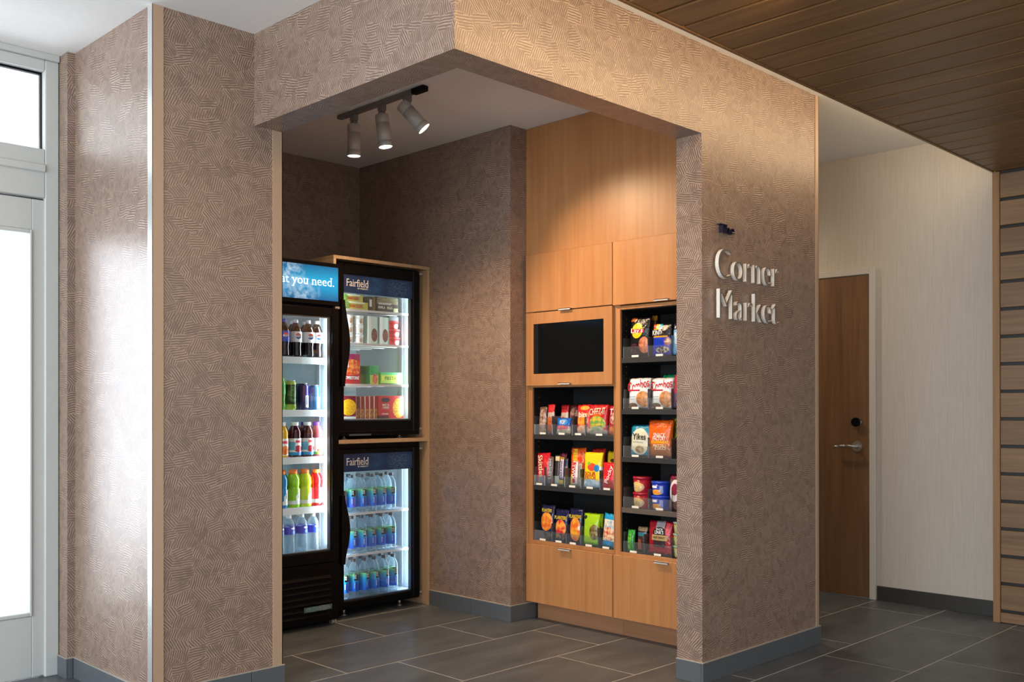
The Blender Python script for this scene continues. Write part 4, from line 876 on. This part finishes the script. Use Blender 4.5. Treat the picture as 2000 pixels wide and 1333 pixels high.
for ri in range(2):
    put('cr', 'snack_cup', cup_parts(.050, .082, CUPR, plain('red_cup_lid', 'a81e34', .3)), (1.965, .692, z+.0825*ri), '%s red nut cup of the stack on the grey brown shelf' % ('bottom', 'top')[ri], 'cup', 'snack cups', RX)
    put('cbl', 'snack_cup', cup_parts(.050, .073, CUPB, plain('blue_cup_lid', '2848c0', .3)), (1.965, .572, z+.0735*ri), '%s blue cheese cup of the stack on the grey brown shelf' % ('bottom', 'top')[ri], 'cup', 'snack cups', RX)
snack('snack_bag', .505, .40, z, .885, zmat('brown_white_bag', '6a5048', [('e', .4, .55, .3, .3, 'e0d6d2'), ('e', .4, .58, .2, .16, '8a2440'), ('r', 0, 1, .85, 1, '7a1c34')], .25, crinkle=.55), 'brown and white bag beside the blue cups near the pillar', t=.035)
z = .4645
snack('stick_packet', .772, .720, z, .580, zmat('green_stick', '1f8a34', [('n', .4, .5, .25, .45, '7ac83a', '1f8a34', 6)], .2, crinkle=.5), 'shiny green stick packet at the left of the lowest right shelf', t=.026, x=1.935)
snack('nut_pouch', .716, .650, z, .600, zmat('brown_pouch', '3c2c24', [('r', 0, 1, .82, 1, '9a8468'), ('r', 0, 1, .62, .76, '2f6f80'), ('r', .1, .5, .1, .5, '8a4a34')], .25, crinkle=.55), 'brown nut pouch with a teal band beside the jerky bag', t=.03, x=1.95)
snack('jerky_bag', .642, .478, z, .640, zmat('red_jerky_bag', '9c1a26', [('r', .35, .68, .6, 1, '9c9aa0'), ('e', .5, .66, .24, .15, '17171d'), ('r', .22, .8, .42, .58, 'b39a62'), ('r', .28, .74, .22, .42, '3c2c30'), ('r', .72, .85, .6, .95, 'd84a54')], .22, crinkle=.6), 'red jerky bag with a black emblem and tan band', [("JACK", .5, .74, .045, .014, INK['white']), ("LINK'S", .5, .66, .055, .018, INK['white']), ('BEEF JERKY', .5, .5, .07, .012, INK['brown'])], t=.04, x=1.942)
CUPY = zmat('tan_cup', 'a89a5c', [('n', .4, .5, .3, .3, '8fb09a', 'a89a5c', 6)], .3)
for ri in range(3):
    put('cy', 'snack_cup', cup_parts(.043, .060, CUPY, plain('pale_teal_lid', '8fb4a8', .3)), (1.955, .437, z+.0605*ri), '%s tan cup of the stack beside the jerky bag' % ('bottom', 'middle', 'top')[ri], 'cup', 'snack cups', RX)

# ---- clear acrylic bins holding the packets
TAG = plain('price_tag_white', 'ece6d8', .5)
def bin_(ya, yb, z, hs, hf, label, depth=.17):
    b = thing('acrylic_bin', label, 'bin', (XF+.012, (ya+yb)/2, z), 'clear acrylic bins')
    part('front_panel', MB().box(XF+.009, XF+.0115, yb, ya, z, z+hf), ACRYL, b)
    part('side_panel', MB().box(XF+.012, XF+depth, ya-.002, ya, z, z+hs), ACRYL, b)
    part('side_panel', MB().box(XF+.012, XF+depth, yb, yb+.002, z, z+hs), ACRYL, b)
    part('base_panel', MB().box(XF+.012, XF+depth, yb+.002, ya-.002, z, z+.002), ACRYL, b)
    c = (ya+yb)/2
    part('price_tag', MB().box(XF+.0075, XF+.0088, c-.022, c+.022, z+.001, z+.012), TAG, b)
e_ = .001
for (ya, yb, n) in ((1.425, 1.290, 'cookie packets'), (1.288, 1.140, 'blue pastry packet'), (1.138, 1.047, 'red bites bag'), (1.045, .840, 'cheese cracker bags')): bin_(ya, yb, 1.0725, .105, .058, 'clear acrylic bin holding the '+n+' on the upper left shelf')
for (ya, yb, n) in ((1.425, 1.348, 'red fruit candy'), (1.346, 1.196, 'chocolate bars'), (1.194, 1.078, 'orange candy bag'), (1.076, .942, 'yellow sour candy'), (.940, .840, 'biscuit sticks')): bin_(ya, yb, .7805, .105, .058, 'clear acrylic bin holding the '+n+' on the middle shelf')
for (ya, yb, n) in ((1.426, 1.293, 'first navy nut bag'), (1.291, 1.185, 'second navy nut bag'), (1.183, 1.081, 'third navy nut bag'), (1.079, .955, 'lime green bags'), (.953, .840, 'blue cereal bag')): bin_(ya, yb, .4635, .105, .058, 'clear acrylic bin holding the '+n+' on the bottom shelf')
for (z, it) in ((1.4895, ('black chips bag', 'blue granola bag')), (1.2175, ('left white cracker bag', 'right white cracker bag')), (.9655, ('teal popcorn bag', 'orange pretzel bag')), (.6965, ('red nut cups', 'blue cheese cups')), (.4605, ('green stick packet', 'jerky bag'))):
    sp_ = .645 if z < .6 else .618
    bin_(.778, sp_, z+.0005, .105, .058, 'clear acrylic bin holding the '+it[0]); bin_(sp_-.002, .470, z+.0005, .105, .058, 'clear acrylic bin holding the '+it[1])
